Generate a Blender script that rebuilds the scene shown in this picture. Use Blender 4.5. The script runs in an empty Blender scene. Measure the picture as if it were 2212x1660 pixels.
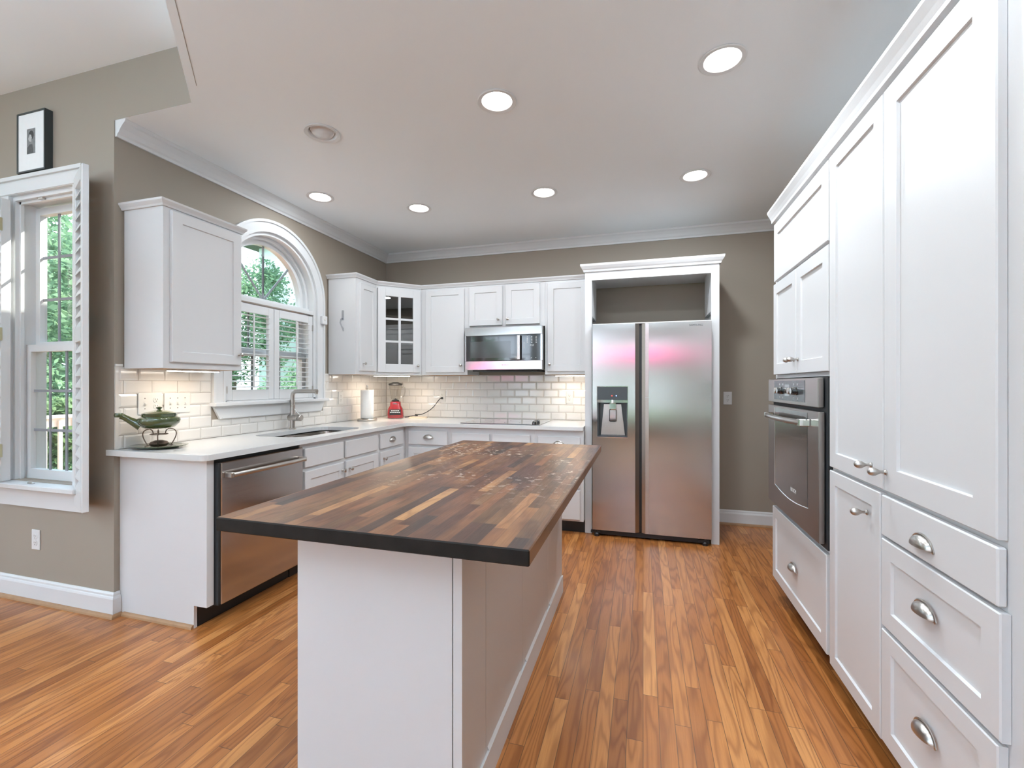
import bpy, bmesh, math, random
from mathutils import Vector, Matrix
random.seed(7)
SC = bpy.context.scene
COL = SC.collection
R = math.radians
PI = math.pi

# ------------------------------------------------------------------ camera, world, light, exposure
cam_d = bpy.data.cameras.new('camera'); cam = bpy.data.objects.new('camera', cam_d); COL.objects.link(cam)
cam.location = (0, 0, 1.267); cam.rotation_euler = (R(90.024), 0, R(16.184))
cam_d.sensor_width = 36; cam_d.lens = 975.65 / 2212 * 36; cam_d.clip_start = .02; cam_d.clip_end = 300
SC.camera = cam
SC.view_settings.view_transform = 'Standard'; SC.view_settings.look = 'None'
SC.view_settings.gamma = 1; SC.view_settings.use_curve_mapping = False
SC.view_settings.exposure = 1.0
SC.cycles.max_bounces = 10; SC.cycles.diffuse_bounces = 5; SC.cycles.glossy_bounces = 5
SC.cycles.transparent_max_bounces = 24; SC.cycles.sample_clamp_indirect = 6
SC.cycles.caustics_reflective = False; SC.cycles.caustics_refractive = False

w = bpy.data.worlds.new('World'); SC.world = w; w.use_nodes = True
wn = w.node_tree; wn.nodes.clear()
wo = wn.nodes.new('ShaderNodeOutputWorld'); wb = wn.nodes.new('ShaderNodeBackground')
wtc = wn.nodes.new('ShaderNodeTexCoord'); wsep = wn.nodes.new('ShaderNodeSeparateXYZ'); wr = wn.nodes.new('ShaderNodeValToRGB')
wn.links.new(wtc.outputs['Generated'], wsep.inputs[0]); wn.links.new(wsep.outputs['Z'], wr.inputs[0])
wr.color_ramp.elements[0].position = 0.0; wr.color_ramp.elements[0].color = (.74, .87, 1, 1)
wr.color_ramp.elements[1].position = .9; wr.color_ramp.elements[1].color = (.55, .74, 1, 1)
wn.links.new(wr.outputs[0], wb.inputs[0]); wb.inputs[1].default_value = 2.7
wn.links.new(wb.outputs[0], wo.inputs[0])

def lamp(name, kind, loc, energy, color=(1, 1, 1), size=.1, rot=(0, 0, 0), size_y=None, spread=None, portal=False):
    d = bpy.data.lights.new(name, kind); d.energy = energy; d.color = color
    if kind == 'AREA':
        d.shape = 'RECTANGLE' if size_y else 'DISK'; d.size = size
        if size_y: d.size_y = size_y
        if spread: d.spread = spread
        if portal: d.cycles.is_portal = True
    elif kind == 'SUN': d.angle = R(.6)
    o = bpy.data.objects.new(name, d); o.location = loc; o.rotation_euler = rot; COL.objects.link(o)
    return o
sun = lamp('sun', 'SUN', (0, 6, 8), 8.5, (1, .95, .88))
sun.rotation_euler = Vector((-.30, -.52, -.62)).to_track_quat('-Z', 'Y').to_euler()

# ------------------------------------------------------------------ materials
def nt(name):
    m = bpy.data.materials.new(name); m.use_nodes = True
    return m, m.node_tree, m.node_tree.nodes['Principled BSDF']
def N(t, kind, **kw):
    n = t.nodes.new(kind)
    for k, v in kw.items(): setattr(n, k, v)
    return n
def plain(name, col, rough=.5, metal=0, noise=.03, nscale=30, bump=0, bscale=200, coat=0, spec=.5, aniso=0):
    m, t, p = nt(name)
    p.inputs['Roughness'].default_value = rough; p.inputs['Metallic'].default_value = metal
    p.inputs['Specular IOR Level'].default_value = spec
    if coat: p.inputs['Coat Weight'].default_value = coat; p.inputs['Coat Roughness'].default_value = .08
    tc = N(t, 'ShaderNodeTexCoord'); nz = N(t, 'ShaderNodeTexNoise'); nz.inputs['Scale'].default_value = nscale
    t.links.new(tc.outputs['Object'], nz.inputs['Vector'])
    mr = N(t, 'ShaderNodeMapRange'); mr.inputs['To Min'].default_value = 1 - noise; mr.inputs['To Max'].default_value = 1 + noise
    t.links.new(nz.outputs['Fac'], mr.inputs['Value'])
    vm = N(t, 'ShaderNodeVectorMath', operation='SCALE'); vm.inputs[0].default_value = col[:3]
    t.links.new(mr.outputs[0], vm.inputs['Scale']); t.links.new(vm.outputs[0], p.inputs['Base Color'])
    if bump:
        n2 = N(t, 'ShaderNodeTexNoise'); n2.inputs['Scale'].default_value = bscale; t.links.new(tc.outputs['Object'], n2.inputs['Vector'])
        b = N(t, 'ShaderNodeBump'); b.inputs['Strength'].default_value = bump; b.inputs['Distance'].default_value = .002
        t.links.new(n2.outputs['Fac'], b.inputs['Height']); t.links.new(b.outputs[0], p.inputs['Normal'])
    return m
def emit(name, col, s):
    m = bpy.data.materials.new(name); m.use_nodes = True; t = m.node_tree; t.nodes.clear()
    o = N(t, 'ShaderNodeOutputMaterial'); e = N(t, 'ShaderNodeEmission'); e.inputs[0].default_value = (*col, 1); e.inputs[1].default_value = s
    t.links.new(e.outputs[0], o.inputs[0]); return m
def glassy(name, tint, refl=1.45, rough=0.0):
    m = bpy.data.materials.new(name); m.use_nodes = True; t = m.node_tree; t.nodes.clear()
    o = N(t, 'ShaderNodeOutputMaterial'); a = N(t, 'ShaderNodeBsdfTransparent'); g = N(t, 'ShaderNodeBsdfGlossy')
    a.inputs[0].default_value = (*tint, 1); g.inputs['Roughness'].default_value = rough
    f0 = ((refl - 1) / (refl + 1)) ** 2; lw = N(t, 'ShaderNodeLayerWeight'); lw.inputs[0].default_value = .5; mx = N(t, 'ShaderNodeMixShader')
    t.links.new(math_n(t, 'MULTIPLY_ADD', math_n(t, 'POWER', lw.outputs['Facing'], 5), 1 - f0, f0), mx.inputs[0]); t.links.new(a.outputs[0], mx.inputs[1]); t.links.new(g.outputs[0], mx.inputs[2])
    t.links.new(mx.outputs[0], o.inputs[0]); return m
def steel(name, col=(.62, .6, .58), rough=.26, aniso=.8):
    # brushed sheet: fine vertical grain, reflections spread sideways along the 'brush' uv
    m, t, p = nt(name); p.inputs['Metallic'].default_value = 1; p.inputs['Anisotropic'].default_value = aniso
    p.inputs['Anisotropic Rotation'].default_value = 0
    tg = N(t, 'ShaderNodeTangent', direction_type='UV_MAP', uv_map='UVMap'); t.links.new(tg.outputs[0], p.inputs['Tangent'])
    tc = N(t, 'ShaderNodeTexCoord'); mp = N(t, 'ShaderNodeMapping'); mp.inputs['Scale'].default_value = (2, 2, 900)
    t.links.new(tc.outputs['Object'], mp.inputs[0]); nz = N(t, 'ShaderNodeTexNoise'); nz.inputs['Scale'].default_value = 1
    t.links.new(mp.outputs[0], nz.inputs['Vector'])
    mr = N(t, 'ShaderNodeMapRange'); mr.inputs['To Min'].default_value = rough - .04; mr.inputs['To Max'].default_value = rough + .04
    t.links.new(nz.outputs['Fac'], mr.inputs['Value']); t.links.new(mr.outputs[0], p.inputs['Roughness'])
    p.inputs['Base Color'].default_value = (*col, 1)
    return m

def math_n(t, op, a, b=None, c=None):
    n = N(t, 'ShaderNodeMath', operation=op)
    for i, v in enumerate((a, b, c)):
        if v is None: continue
        if isinstance(v, (int, float)): n.inputs[i].default_value = v
        else: t.links.new(v, n.inputs[i])
    return n.outputs[0]
def comb(t, x, y, z):
    n = N(t, 'ShaderNodeCombineXYZ')
    for i, v in enumerate((x, y, z)):
        if isinstance(v, (int, float)): n.inputs[i].default_value = v
        else: t.links.new(v, n.inputs[i])
    return n.outputs[0]
def ramp(t, fac, stops):
    n = N(t, 'ShaderNodeValToRGB'); t.links.new(fac, n.inputs[0]); e = n.color_ramp.elements
    while len(e) < len(stops): e.new(.5)
    for i, (p, c) in enumerate(stops): e[i].position = p; e[i].color = (*c, 1) if len(c) == 3 else c
    return n.outputs[0]
def mixc(t, fac, a, b, mode='MIX'):
    n = N(t, 'ShaderNodeMix', data_type='RGBA', blend_type=mode)
    for i, v in ((0, fac), (6, a), (7, b)):
        if isinstance(v, (int, float)): n.inputs[i].default_value = v
        elif isinstance(v, tuple): n.inputs[i].default_value = (*v, 1)
        else: t.links.new(v, n.inputs[i])
    return n.outputs[2]

def planks(name, width, length, stops, ring=34, ringamt=.5, gap=.0012, gapcol=(.06, .03, .015), rough=.34, coat=.12, stain=None, specks=False, spec=.5, ystretch=1.0):
    m, t, p = nt(name)
    tc = N(t, 'ShaderNodeTexCoord'); sp = N(t, 'ShaderNodeSeparateXYZ'); t.links.new(tc.outputs['Object'], sp.inputs[0])
    x, y = sp.outputs[0], sp.outputs[1]
    xi = math_n(t, 'DIVIDE', x, width); xf = math_n(t, 'FRACT', xi); xn = math_n(t, 'FLOOR', xi)
    w1 = N(t, 'ShaderNodeTexWhiteNoise', noise_dimensions='1D'); t.links.new(xn, w1.inputs['W'])
    yo = math_n(t, 'MULTIPLY_ADD', w1.outputs['Value'], 13.7, math_n(t, 'DIVIDE', y, length))
    yf = math_n(t, 'FRACT', yo); yn = math_n(t, 'FLOOR', yo)
    w2 = N(t, 'ShaderNodeTexWhiteNoise', noise_dimensions='2D'); t.links.new(comb(t, xn, yn, 0), w2.inputs['Vector'])
    rnd = w2.outputs['Value']; rcol = w2.outputs['Color']
    sc = N(t, 'ShaderNodeSeparateColor'); t.links.new(rcol, sc.inputs[0]); r2 = sc.outputs[1]
    off = math_n(t, 'MULTIPLY', rnd, 57)
    # growth rings: contour lines of a stretched noise field, its own for each board
    n1 = N(t, 'ShaderNodeTexNoise', noise_dimensions='3D'); n1.inputs['Scale'].default_value = 1; n1.inputs['Detail'].default_value = 2.5; n1.inputs['Roughness'].default_value = .45
    t.links.new(comb(t, math_n(t, 'MULTIPLY', x, .55 / width), math_n(t, 'MULTIPLY', y, ystretch), off), n1.inputs['Vector'])
    rr = math_n(t, 'SINE', math_n(t, 'MULTIPLY', n1.outputs['Fac'], math_n(t, 'MULTIPLY_ADD', r2, ring * 1.2, ring)))
    rr = math_n(t, 'POWER', math_n(t, 'MULTIPLY_ADD', rr, .5, .5), 2.2)
    # pores
    n2 = N(t, 'ShaderNodeTexNoise'); n2.inputs['Scale'].default_value = 1; n2.inputs['Detail'].default_value = 4; n2.inputs['Roughness'].default_value = .6
    t.links.new(comb(t, math_n(t, 'MULTIPLY', x, 260), math_n(t, 'MULTIPLY', y, 9), off), n2.inputs['Vector'])
    base = ramp(t, rnd, stops)
    dark = mixc(t, 1, base, (.52, .42, .34), 'MULTIPLY')
    f = math_n(t, 'MULTIPLY', rr, ringamt)
    c1 = mixc(t, f, base, dark)
    pf = math_n(t, 'MULTIPLY', math_n(t, 'SUBTRACT', n2.outputs['Fac'], .35), .9)
    c2 = mixc(t, pf, c1, dark)
    if stain:
        n3 = N(t, 'ShaderNodeTexNoise'); n3.inputs['Scale'].default_value = stain[0]; n3.inputs['Detail'].default_value = 3
        t.links.new(comb(t, x, math_n(t, 'MULTIPLY', y, .6), 3.3), n3.inputs['Vector'])
        sf = ramp(t, n3.outputs['Fac'], [(.5, (0, 0, 0)), (.68, (1, 1, 1))])
        c2 = mixc(t, math_n(t, 'MULTIPLY', sf, stain[1]), c2, mixc(t, 1, c2, stain[2], 'MULTIPLY'))
    # seams
    ex = math_n(t, 'MINIMUM', xf, math_n(t, 'SUBTRACT', 1, xf)); ex = math_n(t, 'MULTIPLY', ex, width)
    ey = math_n(t, 'MINIMUM', yf, math_n(t, 'SUBTRACT', 1, yf)); ey = math_n(t, 'MULTIPLY', ey, length)
    e = math_n(t, 'MINIMUM', ex, ey)
    seam = math_n(t, 'LESS_THAN', e, gap)
    c3 = mixc(t, math_n(t, 'MULTIPLY', seam, .75), c2, gapcol)
    rbase = math_n(t, 'MULTIPLY_ADD', n2.outputs['Fac'], .14, rough - .07)
    if specks:
        n4 = N(t, 'ShaderNodeTexNoise'); n4.inputs['Scale'].default_value = 1; n4.inputs['Detail'].default_value = 6; n4.inputs['Roughness'].default_value = .62
        t.links.new(comb(t, math_n(t, 'MULTIPLY', x, 26), math_n(t, 'MULTIPLY', y, 34), 8.1), n4.inputs['Vector'])
        n5 = N(t, 'ShaderNodeTexNoise'); n5.inputs['Scale'].default_value = 3.1
        t.links.new(comb(t, x, y, 1.7), n5.inputs['Vector'])
        a = math_n(t, 'MULTIPLY', ramp(t, n4.outputs['Fac'], [(.585, (0, 0, 0)), (.60, (1, 1, 1))]), ramp(t, n5.outputs['Fac'], [(.50, (0, 0, 0)), (.56, (1, 1, 1))]))
        a = math_n(t, 'MULTIPLY', a, ramp(t, math_n(t, 'MULTIPLY_ADD', y, .55, .5), [(.18, (.0, .0, .0)), (.6, (1, 1, 1))]))
        c3 = mixc(t, math_n(t, 'MULTIPLY', a, .8), c3, (.62, .52, .42))
    p.inputs['Specular IOR Level'].default_value = spec
    t.links.new(c3, p.inputs['Base Color']); t.links.new(rbase, p.inputs['Roughness'])
    p.inputs['Coat Weight'].default_value = coat; p.inputs['Coat Roughness'].default_value = .16
    b = N(t, 'ShaderNodeBump'); b.inputs['Strength'].default_value = .25; b.inputs['Distance'].default_value = .001
    t.links.new(math_n(t, 'SUBTRACT', n2.outputs['Fac'], seam), b.inputs['Height']); t.links.new(b.outputs[0], p.inputs['Normal'])
    return m

M = {}
M['wall'] = plain('wall paint taupe', (.315, .268, .218), .62, noise=.015, nscale=3, bump=.12, bscale=420)
M['ceil'] = plain('ceiling paint', (.85, .89, .92), .8, noise=.01, nscale=2, bump=.08, bscale=300)
M['ceil2'] = plain('family ceiling paint', (.86, .87, .88), .8, noise=.01, nscale=2)
M['trim'] = plain('white trim paint', (.68, .685, .69), .35, noise=.01, nscale=6)
M['cab'] = plain('white cabinet paint', (.64, .638, .642), .38, noise=.012, nscale=5, bump=.05, bscale=150)
M['cabin'] = plain('cabinet inside', (.22, .2, .18), .6)
M['rawwood'] = plain('unpainted cabinet underside', (.42, .25, .13), .6, noise=.15, nscale=12)
M['quartz'] = plain('white quartz', (.66, .66, .655), .16, noise=.02, nscale=60, coat=.2)
M['tile'] = plain('glazed white tile', (.71, .685, .65), .12, noise=.02, nscale=14, coat=.5)
M['grout'] = plain('tile grout', (.36, .32, .28), .9)
M['nickel'] = plain('brushed nickel', (.52, .49, .46), .28, 1, noise=.06, nscale=80)
M['chrome'] = plain('polished chrome', (.78, .78, .78), .08, 1, noise=.01)
M['steel'] = steel('brushed stainless', (.53, .505, .49), .17, .88)
M['steel2'] = steel('polished stainless', (.66, .65, .65), .14, .5)
M['ovsteel'] = plain('oven stainless', (.40, .37, .35), .3, 1, noise=.03, nscale=4)
M['sinksteel'] = plain('sink stainless', (.45, .41, .37), .25, 1, noise=.05, nscale=20)
M['black'] = plain('black plastic', (.012, .012, .013), .4)
M['dark'] = plain('dark recess', (.02, .022, .024), .6)
M['slate'] = plain('dark grey panel', (.055, .062, .066), .22)
M['blackglass'] = plain('black glass', (.008, .008, .009), .04, coat=1, spec=.8)
M['meshglass'] = plain('microwave window mesh', (.05, .05, .053), .08, coat=1)
M['ovenglass'] = plain('oven glass', (.06, .055, .05), .10, coat=.6)
M['glass'] = glassy('window glass', (.96, .985, .97), 1.35)
M['cabglass'] = glassy('cabinet glass', (.55, .53, .51), 2.1, .01)
M['jar'] = glassy('blender jar glass', (.93, .92, .9), 1.5)
M['clear'] = glassy('clear plastic', (.85, .86, .88), 1.6)
M['plate'] = plain('ivory switch plate', (.68, .665, .63), .3)
M['slot'] = plain('outlet slot', (.10, .07, .05), .5)
M['red'] = plain('blender red', (.24, .006, .012), .25, coat=.6)
M['green'] = plain('green glazed ceramic', (.050, .070, .024), .12, noise=.3, nscale=25, coat=.8)
M['bronze'] = plain('bronze wire', (.14, .10, .075), .35, .8)
M['paper'] = plain('paper towel', (.82, .81, .78), .95, bump=.4, bscale=120)
M['cream'] = plain('cream ceramic', (.70, .58, .42), .4)
M['frameblack'] = plain('charcoal picture frame', (.035, .042, .042), .4)
M['mat'] = plain('white picture mat', (.80, .80, .80), .8)
M['floor'] = planks('oak floor', .057, .95, [(0, (.35, .120, .030)), (.35, (.45, .165, .042)), (.7, (.53, .205, .055)), (1, (.66, .30, .10))], ring=46, ringamt=.7, ystretch=.95, stain=(1.1, .45, (.62, .55, .50)))
M['block'] = planks('butcher block top', .036, .38, [(0, (.050, .020, .010)), (.18, (.090, .030, .013)), (.36, (.17, .062, .022)), (.5, (.11, .050, .018)), (.64, (.21, .080, .028)), (.8, (.15, .070, .026)), (.92, (.27, .115, .040)), (1, (.40, .20, .075))],
                    ring=16, ringamt=.6, gap=.0004, gapcol=(.03, .013, .008), rough=.36, coat=.15, spec=.25, stain=(5.5, .9, (.40, .32, .28)), specks=True, ystretch=4.0)
M['endgrain'] = plain('dark butcher block edge', (.014, .011, .009), .6, noise=.6, nscale=18, spec=.2)
M['sideedge'] = plain('brown butcher block edge', (.13, .058, .026), .35, noise=.4, nscale=14, coat=.3)
M['shoe'] = plain('natural wood shoe moulding', (.36, .20, .10), .4, noise=.2, nscale=20)
M['brass'] = plain('brass hinge', (.62, .55, .36), .3, .9)
M['lens'] = emit('lit lamp lens', (1, .97, .92), 9)
M['ledstrip'] = emit('lit under cabinet lens', (1, .93, .82), 9)
M['offlens'] = plain('unlit lamp lens', (.66, .66, .67), .25)
M['baffle'] = plain('lamp baffle', (.78, .77, .75), .4)
M['ledred'] = emit('red indicator', (1, .06, .05), 2)
M['ledblue'] = emit('blue indicator', (.2, .35, 1), 3)
M['print'] = plain('printed marks', (.72, .72, .72), .6)
M['logo'] = plain('dark logo print', (.06, .06, .06), .4)
M['bark'] = plain('bark', (.10, .075, .05), .9, noise=.3)
M['grass'] = plain('lawn', (.07, .14, .035), .9, noise=.4, nscale=3)
M['deck'] = plain('painted deck boards', (.62, .56, .50), .6)
M['rail'] = plain('deck rail paint', (.66, .58, .52), .6)
M['siding'] = plain('pale siding', (.60, .68, .62), .7)
M['roof'] = plain('roof shingle', (.16, .15, .15), .9)
M['pink'] = plain('pink canvas', (.85, .05, .27), .8)
M['grid'] = plain('grille between panes', (.26, .27, .29), .5)
def leafmat(name, c1, c2):
    m = bpy.data.materials.new(name); m.use_nodes = True; t = m.node_tree; t.nodes.clear()
    o = N(t, 'ShaderNodeOutputMaterial'); d = N(t, 'ShaderNodeBsdfDiffuse'); tr = N(t, 'ShaderNodeBsdfTranslucent'); mx = N(t, 'ShaderNodeMixShader')
    tc = N(t, 'ShaderNodeTexCoord'); nz = N(t, 'ShaderNodeTexNoise'); nz.inputs['Scale'].default_value = 2.5; t.links.new(tc.outputs['Object'], nz.inputs['Vector'])
    c = ramp(t, nz.outputs['Fac'], [(.3, c1), (.7, c2)])
    t.links.new(c, d.inputs[0]); t.links.new(c, tr.inputs[0]); mx.inputs[0].default_value = .4
    t.links.new(d.outputs[0], mx.inputs[1]); t.links.new(tr.outputs[0], mx.inputs[2]); t.links.new(mx.outputs[0], o.inputs[0]); return m
M['leaf'] = leafmat('broad leaves', (.12, .22, .13), (.26, .38, .22))
M['leaf2'] = leafmat('hedge leaves', (.12, .20, .10), (.28, .38, .20))

# ------------------------------------------------------------------ mesh helpers
def FR(o, u, n):
    """local frame: a along u, b outward along n, c up"""
    o, u, n = Vector(o), Vector(u).normalized(), Vector(n).normalized()
    return Matrix(((u.x, n.x, 0, o.x), (u.y, n.y, 0, o.y), (u.z, n.z, 1, o.z), (0, 0, 0, 1)))
class MB:
    def __init__(s, T=None): s.bm = bmesh.new(); s.T = T or Matrix.Identity(4); s.mi = 0
    def add(s, vs, fs, smooth=False):
        v = [s.bm.verts.new(s.T @ Vector(q)) for q in vs]; out = []
        for f in fs:
            try: ff = s.bm.faces.new([v[i] for i in f])
            except ValueError: continue
            ff.smooth = smooth; ff.material_index = s.mi; out.append(ff)
        return out
    def box(s, x0, x1, y0, y1, z0, z1, bev=0, seg=1):
        if bev <= 0:
            s.add([(x, y, z) for x in (x0, x1) for y in (y0, y1) for z in (z0, z1)],
                  [(0, 1, 3, 2), (4, 6, 7, 5), (0, 4, 5, 1), (2, 3, 7, 6), (0, 2, 6, 4), (1, 5, 7, 3)]); return s
        b = bmesh.new(); bmesh.ops.create_cube(b, size=1)
        for v in b.verts: v.co = Vector(((x0 + x1) / 2 + v.co.x * (x1 - x0), (y0 + y1) / 2 + v.co.y * (y1 - y0), (z0 + z1) / 2 + v.co.z * (z1 - z0)))
        bmesh.ops.bevel(b, geom=b.edges[:], offset=bev, segments=seg, affect='EDGES', profile=.5)
        b.verts.index_update()
        s.add([v.co.copy() for v in b.verts], [[v.index for v in f.verts] for f in b.faces], seg > 1); b.free(); return s
    def prism(s, poly, lo, hi, plane='xy'):
        """extrude a 2d polygon; plane names the two polygon axes"""
        def P(a, b, c): return {'xy': (a, b, c), 'xz': (a, c, b), 'yz': (c, a, b)}[plane]
        n = len(poly); vs = [P(a, b, lo) for a, b in poly] + [P(a, b, hi) for a, b in poly]
        s.add(vs, [list(range(n)), list(range(n, 2 * n))] + [[i, (i + 1) % n, n + (i + 1) % n, n + i] for i in range(n)]); return s
    def lathe(s, prof, c=(0, 0, 0), axis='z', n=32, cap=True):
        vs = []; fs = []
        for r, h in prof:
            for k in range(n):
                a = 2 * PI * k / n; ca, sa = r * math.cos(a), r * math.sin(a)
                q = {'z': (ca, sa, h), 'x': (h, ca, sa), 'y': (ca, h, sa)}[axis]
                vs.append((c[0] + q[0], c[1] + q[1], c[2] + q[2]))
        for i in range(len(prof) - 1):
            for k in range(n): fs.append([i * n + k, i * n + (k + 1) % n, (i + 1) * n + (k + 1) % n, (i + 1) * n + k])
        if cap:
            if prof[0][0] > 1e-5: fs.append(list(range(n)))
            if prof[-1][0] > 1e-5: fs.append([(len(prof) - 1) * n + k for k in range(n)])
        s.add(vs, fs, True); return s
    def tube(s, pts, r, n=10, closed=False):
        pts = [Vector(p) for p in pts]; m = len(pts); rs = r if isinstance(r, (list, tuple)) else [r] * m
        vs = []; up = None
        for i, p in enumerate(pts):
            if closed: d = pts[(i + 1) % m] - pts[i - 1]
            else: d = pts[min(i + 1, m - 1)] - pts[max(i - 1, 0)]
            d.normalize()
            if up is None: up = Vector((0, 0, 1)) if abs(d.z) < .9 else Vector((1, 0, 0))
            sd = d.cross(up)
            if sd.length < 1e-4: sd = d.cross(Vector((.3, 1, .2)))
            sd.normalize(); up = sd.cross(d).normalized()
            for k in range(n):
                a = 2 * PI * k / n; vs.append(p + sd * (rs[i] * math.cos(a)) + up * (rs[i] * math.sin(a)))
        fs = [[i * n + k, i * n + (k + 1) % n, (i + 1) * n + (k + 1) % n, (i + 1) * n + k] for i in range(m - 1) for k in range(n)]
        if closed: fs += [[(m - 1) * n + k, (m - 1) * n + (k + 1) % n, (k + 1) % n, k] for k in range(n)]
        else: fs += [list(range(n)), [(m - 1) * n + k for k in range(n)]]
        s.add(vs, fs, True); return s
    def sweep(s, prof, path, closed_prof=True):
        """profile [(out,up)] swept along horizontal path [(x,y)] mitred; out = to the right of travel"""
        m = len(path); vs = []; k = len(prof)
        P = [Vector(p) for p in path]
        for i in range(m):
            d0 = (P[i] - P[i - 1]).normalized() if i > 0 else (P[1] - P[0]).normalized()
            d1 = (P[i + 1] - P[i]).normalized() if i < m - 1 else d0
            n0 = Vector((d0.y, -d0.x)); n1 = Vector((d1.y, -d1.x)); b = (n0 + n1); b /= b.dot(n0) if abs(b.dot(n0)) > 1e-6 else 1
            for o, u in prof: vs.append((P[i].x + b.x * o, P[i].y + b.y * o, u))
        fs = [[i * k + j, i * k + (j + 1) % k, (i + 1) * k + (j + 1) % k, (i + 1) * k + j] for i in range(m - 1) for j in range(k)]
        fs += [list(range(k)), [(m - 1) * k + j for j in range(k)]]
        s.add(vs, fs); return s
    def sheet(s, outer, holes, lo, hi, plane):
        """solid slab of an outline with holes"""
        def P(a, b, c): return {'xy': (a, b, c), 'xz': (a, c, b), 'yz': (c, a, b)}[plane]
        for lv in (lo, hi):
            b = bmesh.new(); es = []
            for loop in [outer] + holes:
                v = [b.verts.new((q[0], q[1], 0)) for q in loop]
                es += [b.edges.new((v[i], v[(i + 1) % len(v)])) for i in range(len(v))]
            bmesh.ops.triangle_fill(b, use_beauty=True, use_dissolve=False, edges=es)
            b.verts.index_update()
            s.add([P(v.co.x, v.co.y, lv) for v in b.verts], [[v.index for v in f.verts] for f in b.faces]); b.free()
        for loop in [outer] + holes:
            n = len(loop)
            s.add([P(a, b_, lo) for a, b_ in loop] + [P(a, b_, hi) for a, b_ in loop], [[i, (i + 1) % n, n + (i + 1) % n, n + i] for i in range(n)])
        return s
    def door(s, a0, a1, c0, c1, b=0, t=.02, st=.057, rec=.008, flat=False, bev=.003):
        """shaker door in local frame a (across), b (out), c (up)"""
        if flat: s.box(a0, a1, b, b + t, c0, c1, bev=bev); return s
        def ring(i, bb): return [(a0 + i, bb, c0 + i), (a1 - i, bb, c0 + i), (a1 - i, bb, c1 - i), (a0 + i, bb, c1 - i)]
        loops = ring(0, b) + ring(0, b + t - bev) + ring(bev, b + t) + ring(st, b + t) + ring(st + .003, b + t - rec)
        fs = [(0, 1, 2, 3), (16, 17, 18, 19)]
        for k in range(4):
            for i in range(4): fs.append((k * 4 + i, k * 4 + (i + 1) % 4, (k + 1) * 4 + (i + 1) % 4, (k + 1) * 4 + i))
        s.add(loops, fs); return s
    def done(s, weld=True):
        if weld: bmesh.ops.remove_doubles(s.bm, verts=s.bm.verts[:], dist=1e-5)
        bmesh.ops.recalc_face_normals(s.bm, faces=s.bm.faces[:])
        for e in s.bm.edges:
            if len(e.link_faces) == 2 and e.calc_face_angle(0) > R(38): e.smooth = False
        return s.bm
def part(name, mb, mat, parent=None, loc=None, label=None, world=True, weld=True, uv=False):
    """link a builder as one mesh object. Built in world space unless world=False."""
    bm = mb.done(weld)
    if world and parent is not None:
        W = Matrix.Identity(4)
        q = parent; off = Vector((0, 0, 0))
        while q is not None: off += q.location; q = q.parent
        bmesh.ops.translate(bm, verts=bm.verts[:], vec=-off)
    elif loc is not None and world: bmesh.ops.translate(bm, verts=bm.verts[:], vec=-Vector(loc))
    if uv:
        L = bm.loops.layers.uv.new('UVMap')
        for f in bm.faces:
            for l in f.loops:
                c = l.vert.co
                l[L].uv = (c.y, c.z) if abs(f.normal.x) > .7 else (c.x, c.z) if abs(f.normal.y) > .7 else (c.x + c.y, c.z * .3 + c.y)
    me = bpy.data.meshes.new(name); bm.to_mesh(me); bm.free()
    for m in (mat if isinstance(mat, (list, tuple)) else [mat]): me.materials.append(M[m])
    o = bpy.data.objects.new(name, me); COL.objects.link(o)
    if parent is not None: o.parent = parent
    elif loc is not None: o.location = loc
    if label: o['label'] = label
    return o
def tag(o, label, cat, group=None, kind=None):
    o['label'] = label; o['category'] = cat
    if group: o['group'] = group
    if kind: o['kind'] = kind
    return o
def thing(name, label, cat, loc, rotz=0, group=None):
    o = bpy.data.objects.new(name, None); o.empty_display_size = .05; COL.objects.link(o)
    o.location = loc; o.rotation_euler = (0, 0, rotz); return tag(o, label, cat, group)
def struct(name, mb, mat, parent=None, **kw):
    o = part(name, mb, mat, parent, **kw)
    if parent is None: o['kind'] = 'structure'
    return o
def copy_tree(o, parent=None):
    c = o.copy(); COL.objects.link(c)
    if parent is not None: c.parent = parent
    for ch in list(o.children): copy_tree(ch, c)
    return c
def text(name, s, size, T, mat, parent, depth=.0004):
    cu = bpy.data.curves.new('t', 'FONT'); cu.body = s; cu.size = size; cu.extrude = depth; cu.align_x = 'CENTER'; cu.align_y = 'CENTER'
    to = bpy.data.objects.new('t', cu); COL.objects.link(to); bpy.context.view_layer.update()
    me = bpy.data.meshes.new_from_object(to.evaluated_get(bpy.context.evaluated_depsgraph_get()))
    bpy.data.objects.remove(to)
    me.transform(T @ Matrix(((1, 0, 0, 0), (0, 0, 1, 0), (0, 1, 0, 0), (0, 0, 0, 1))))
    off = Vector((0, 0, 0)); q = parent
    while q is not None: off += q.location; q = q.parent
    me.transform(Matrix.Translation(-off)); me.materials.clear(); me.materials.append(M[mat]); me.name = name
    o = bpy.data.objects.new(name, me); COL.objects.link(o); o.parent = parent
    return o
def circ(cx, cy, r, n=32, a0=0, a1=2 * PI):
    return [(cx + r * math.cos(a0 + (a1 - a0) * k / n), cy + r * math.sin(a0 + (a1 - a0) * k / n)) for k in range(n)]

# ------------------------------------------------------------------ key planes
XL, YW, YB, H, H2 = -2.77, 1.76, 4.473, 2.708, 3.015
XR = .747; XRW = 1.40; CT = .909          # right door faces, right wall behind the units, counter top height
UPL = 45
NEAR = [(.338, 1.03), (-.714, 1.03)]
LIGHTS = [(-.714, 2.185), (.338, 2.185), (-2.385, 2.925), (-1.76, 3.335), (-.714, 3.325), (.345, 3.345)]
DEADLIGHT = (-1.765, 2.183)

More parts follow.
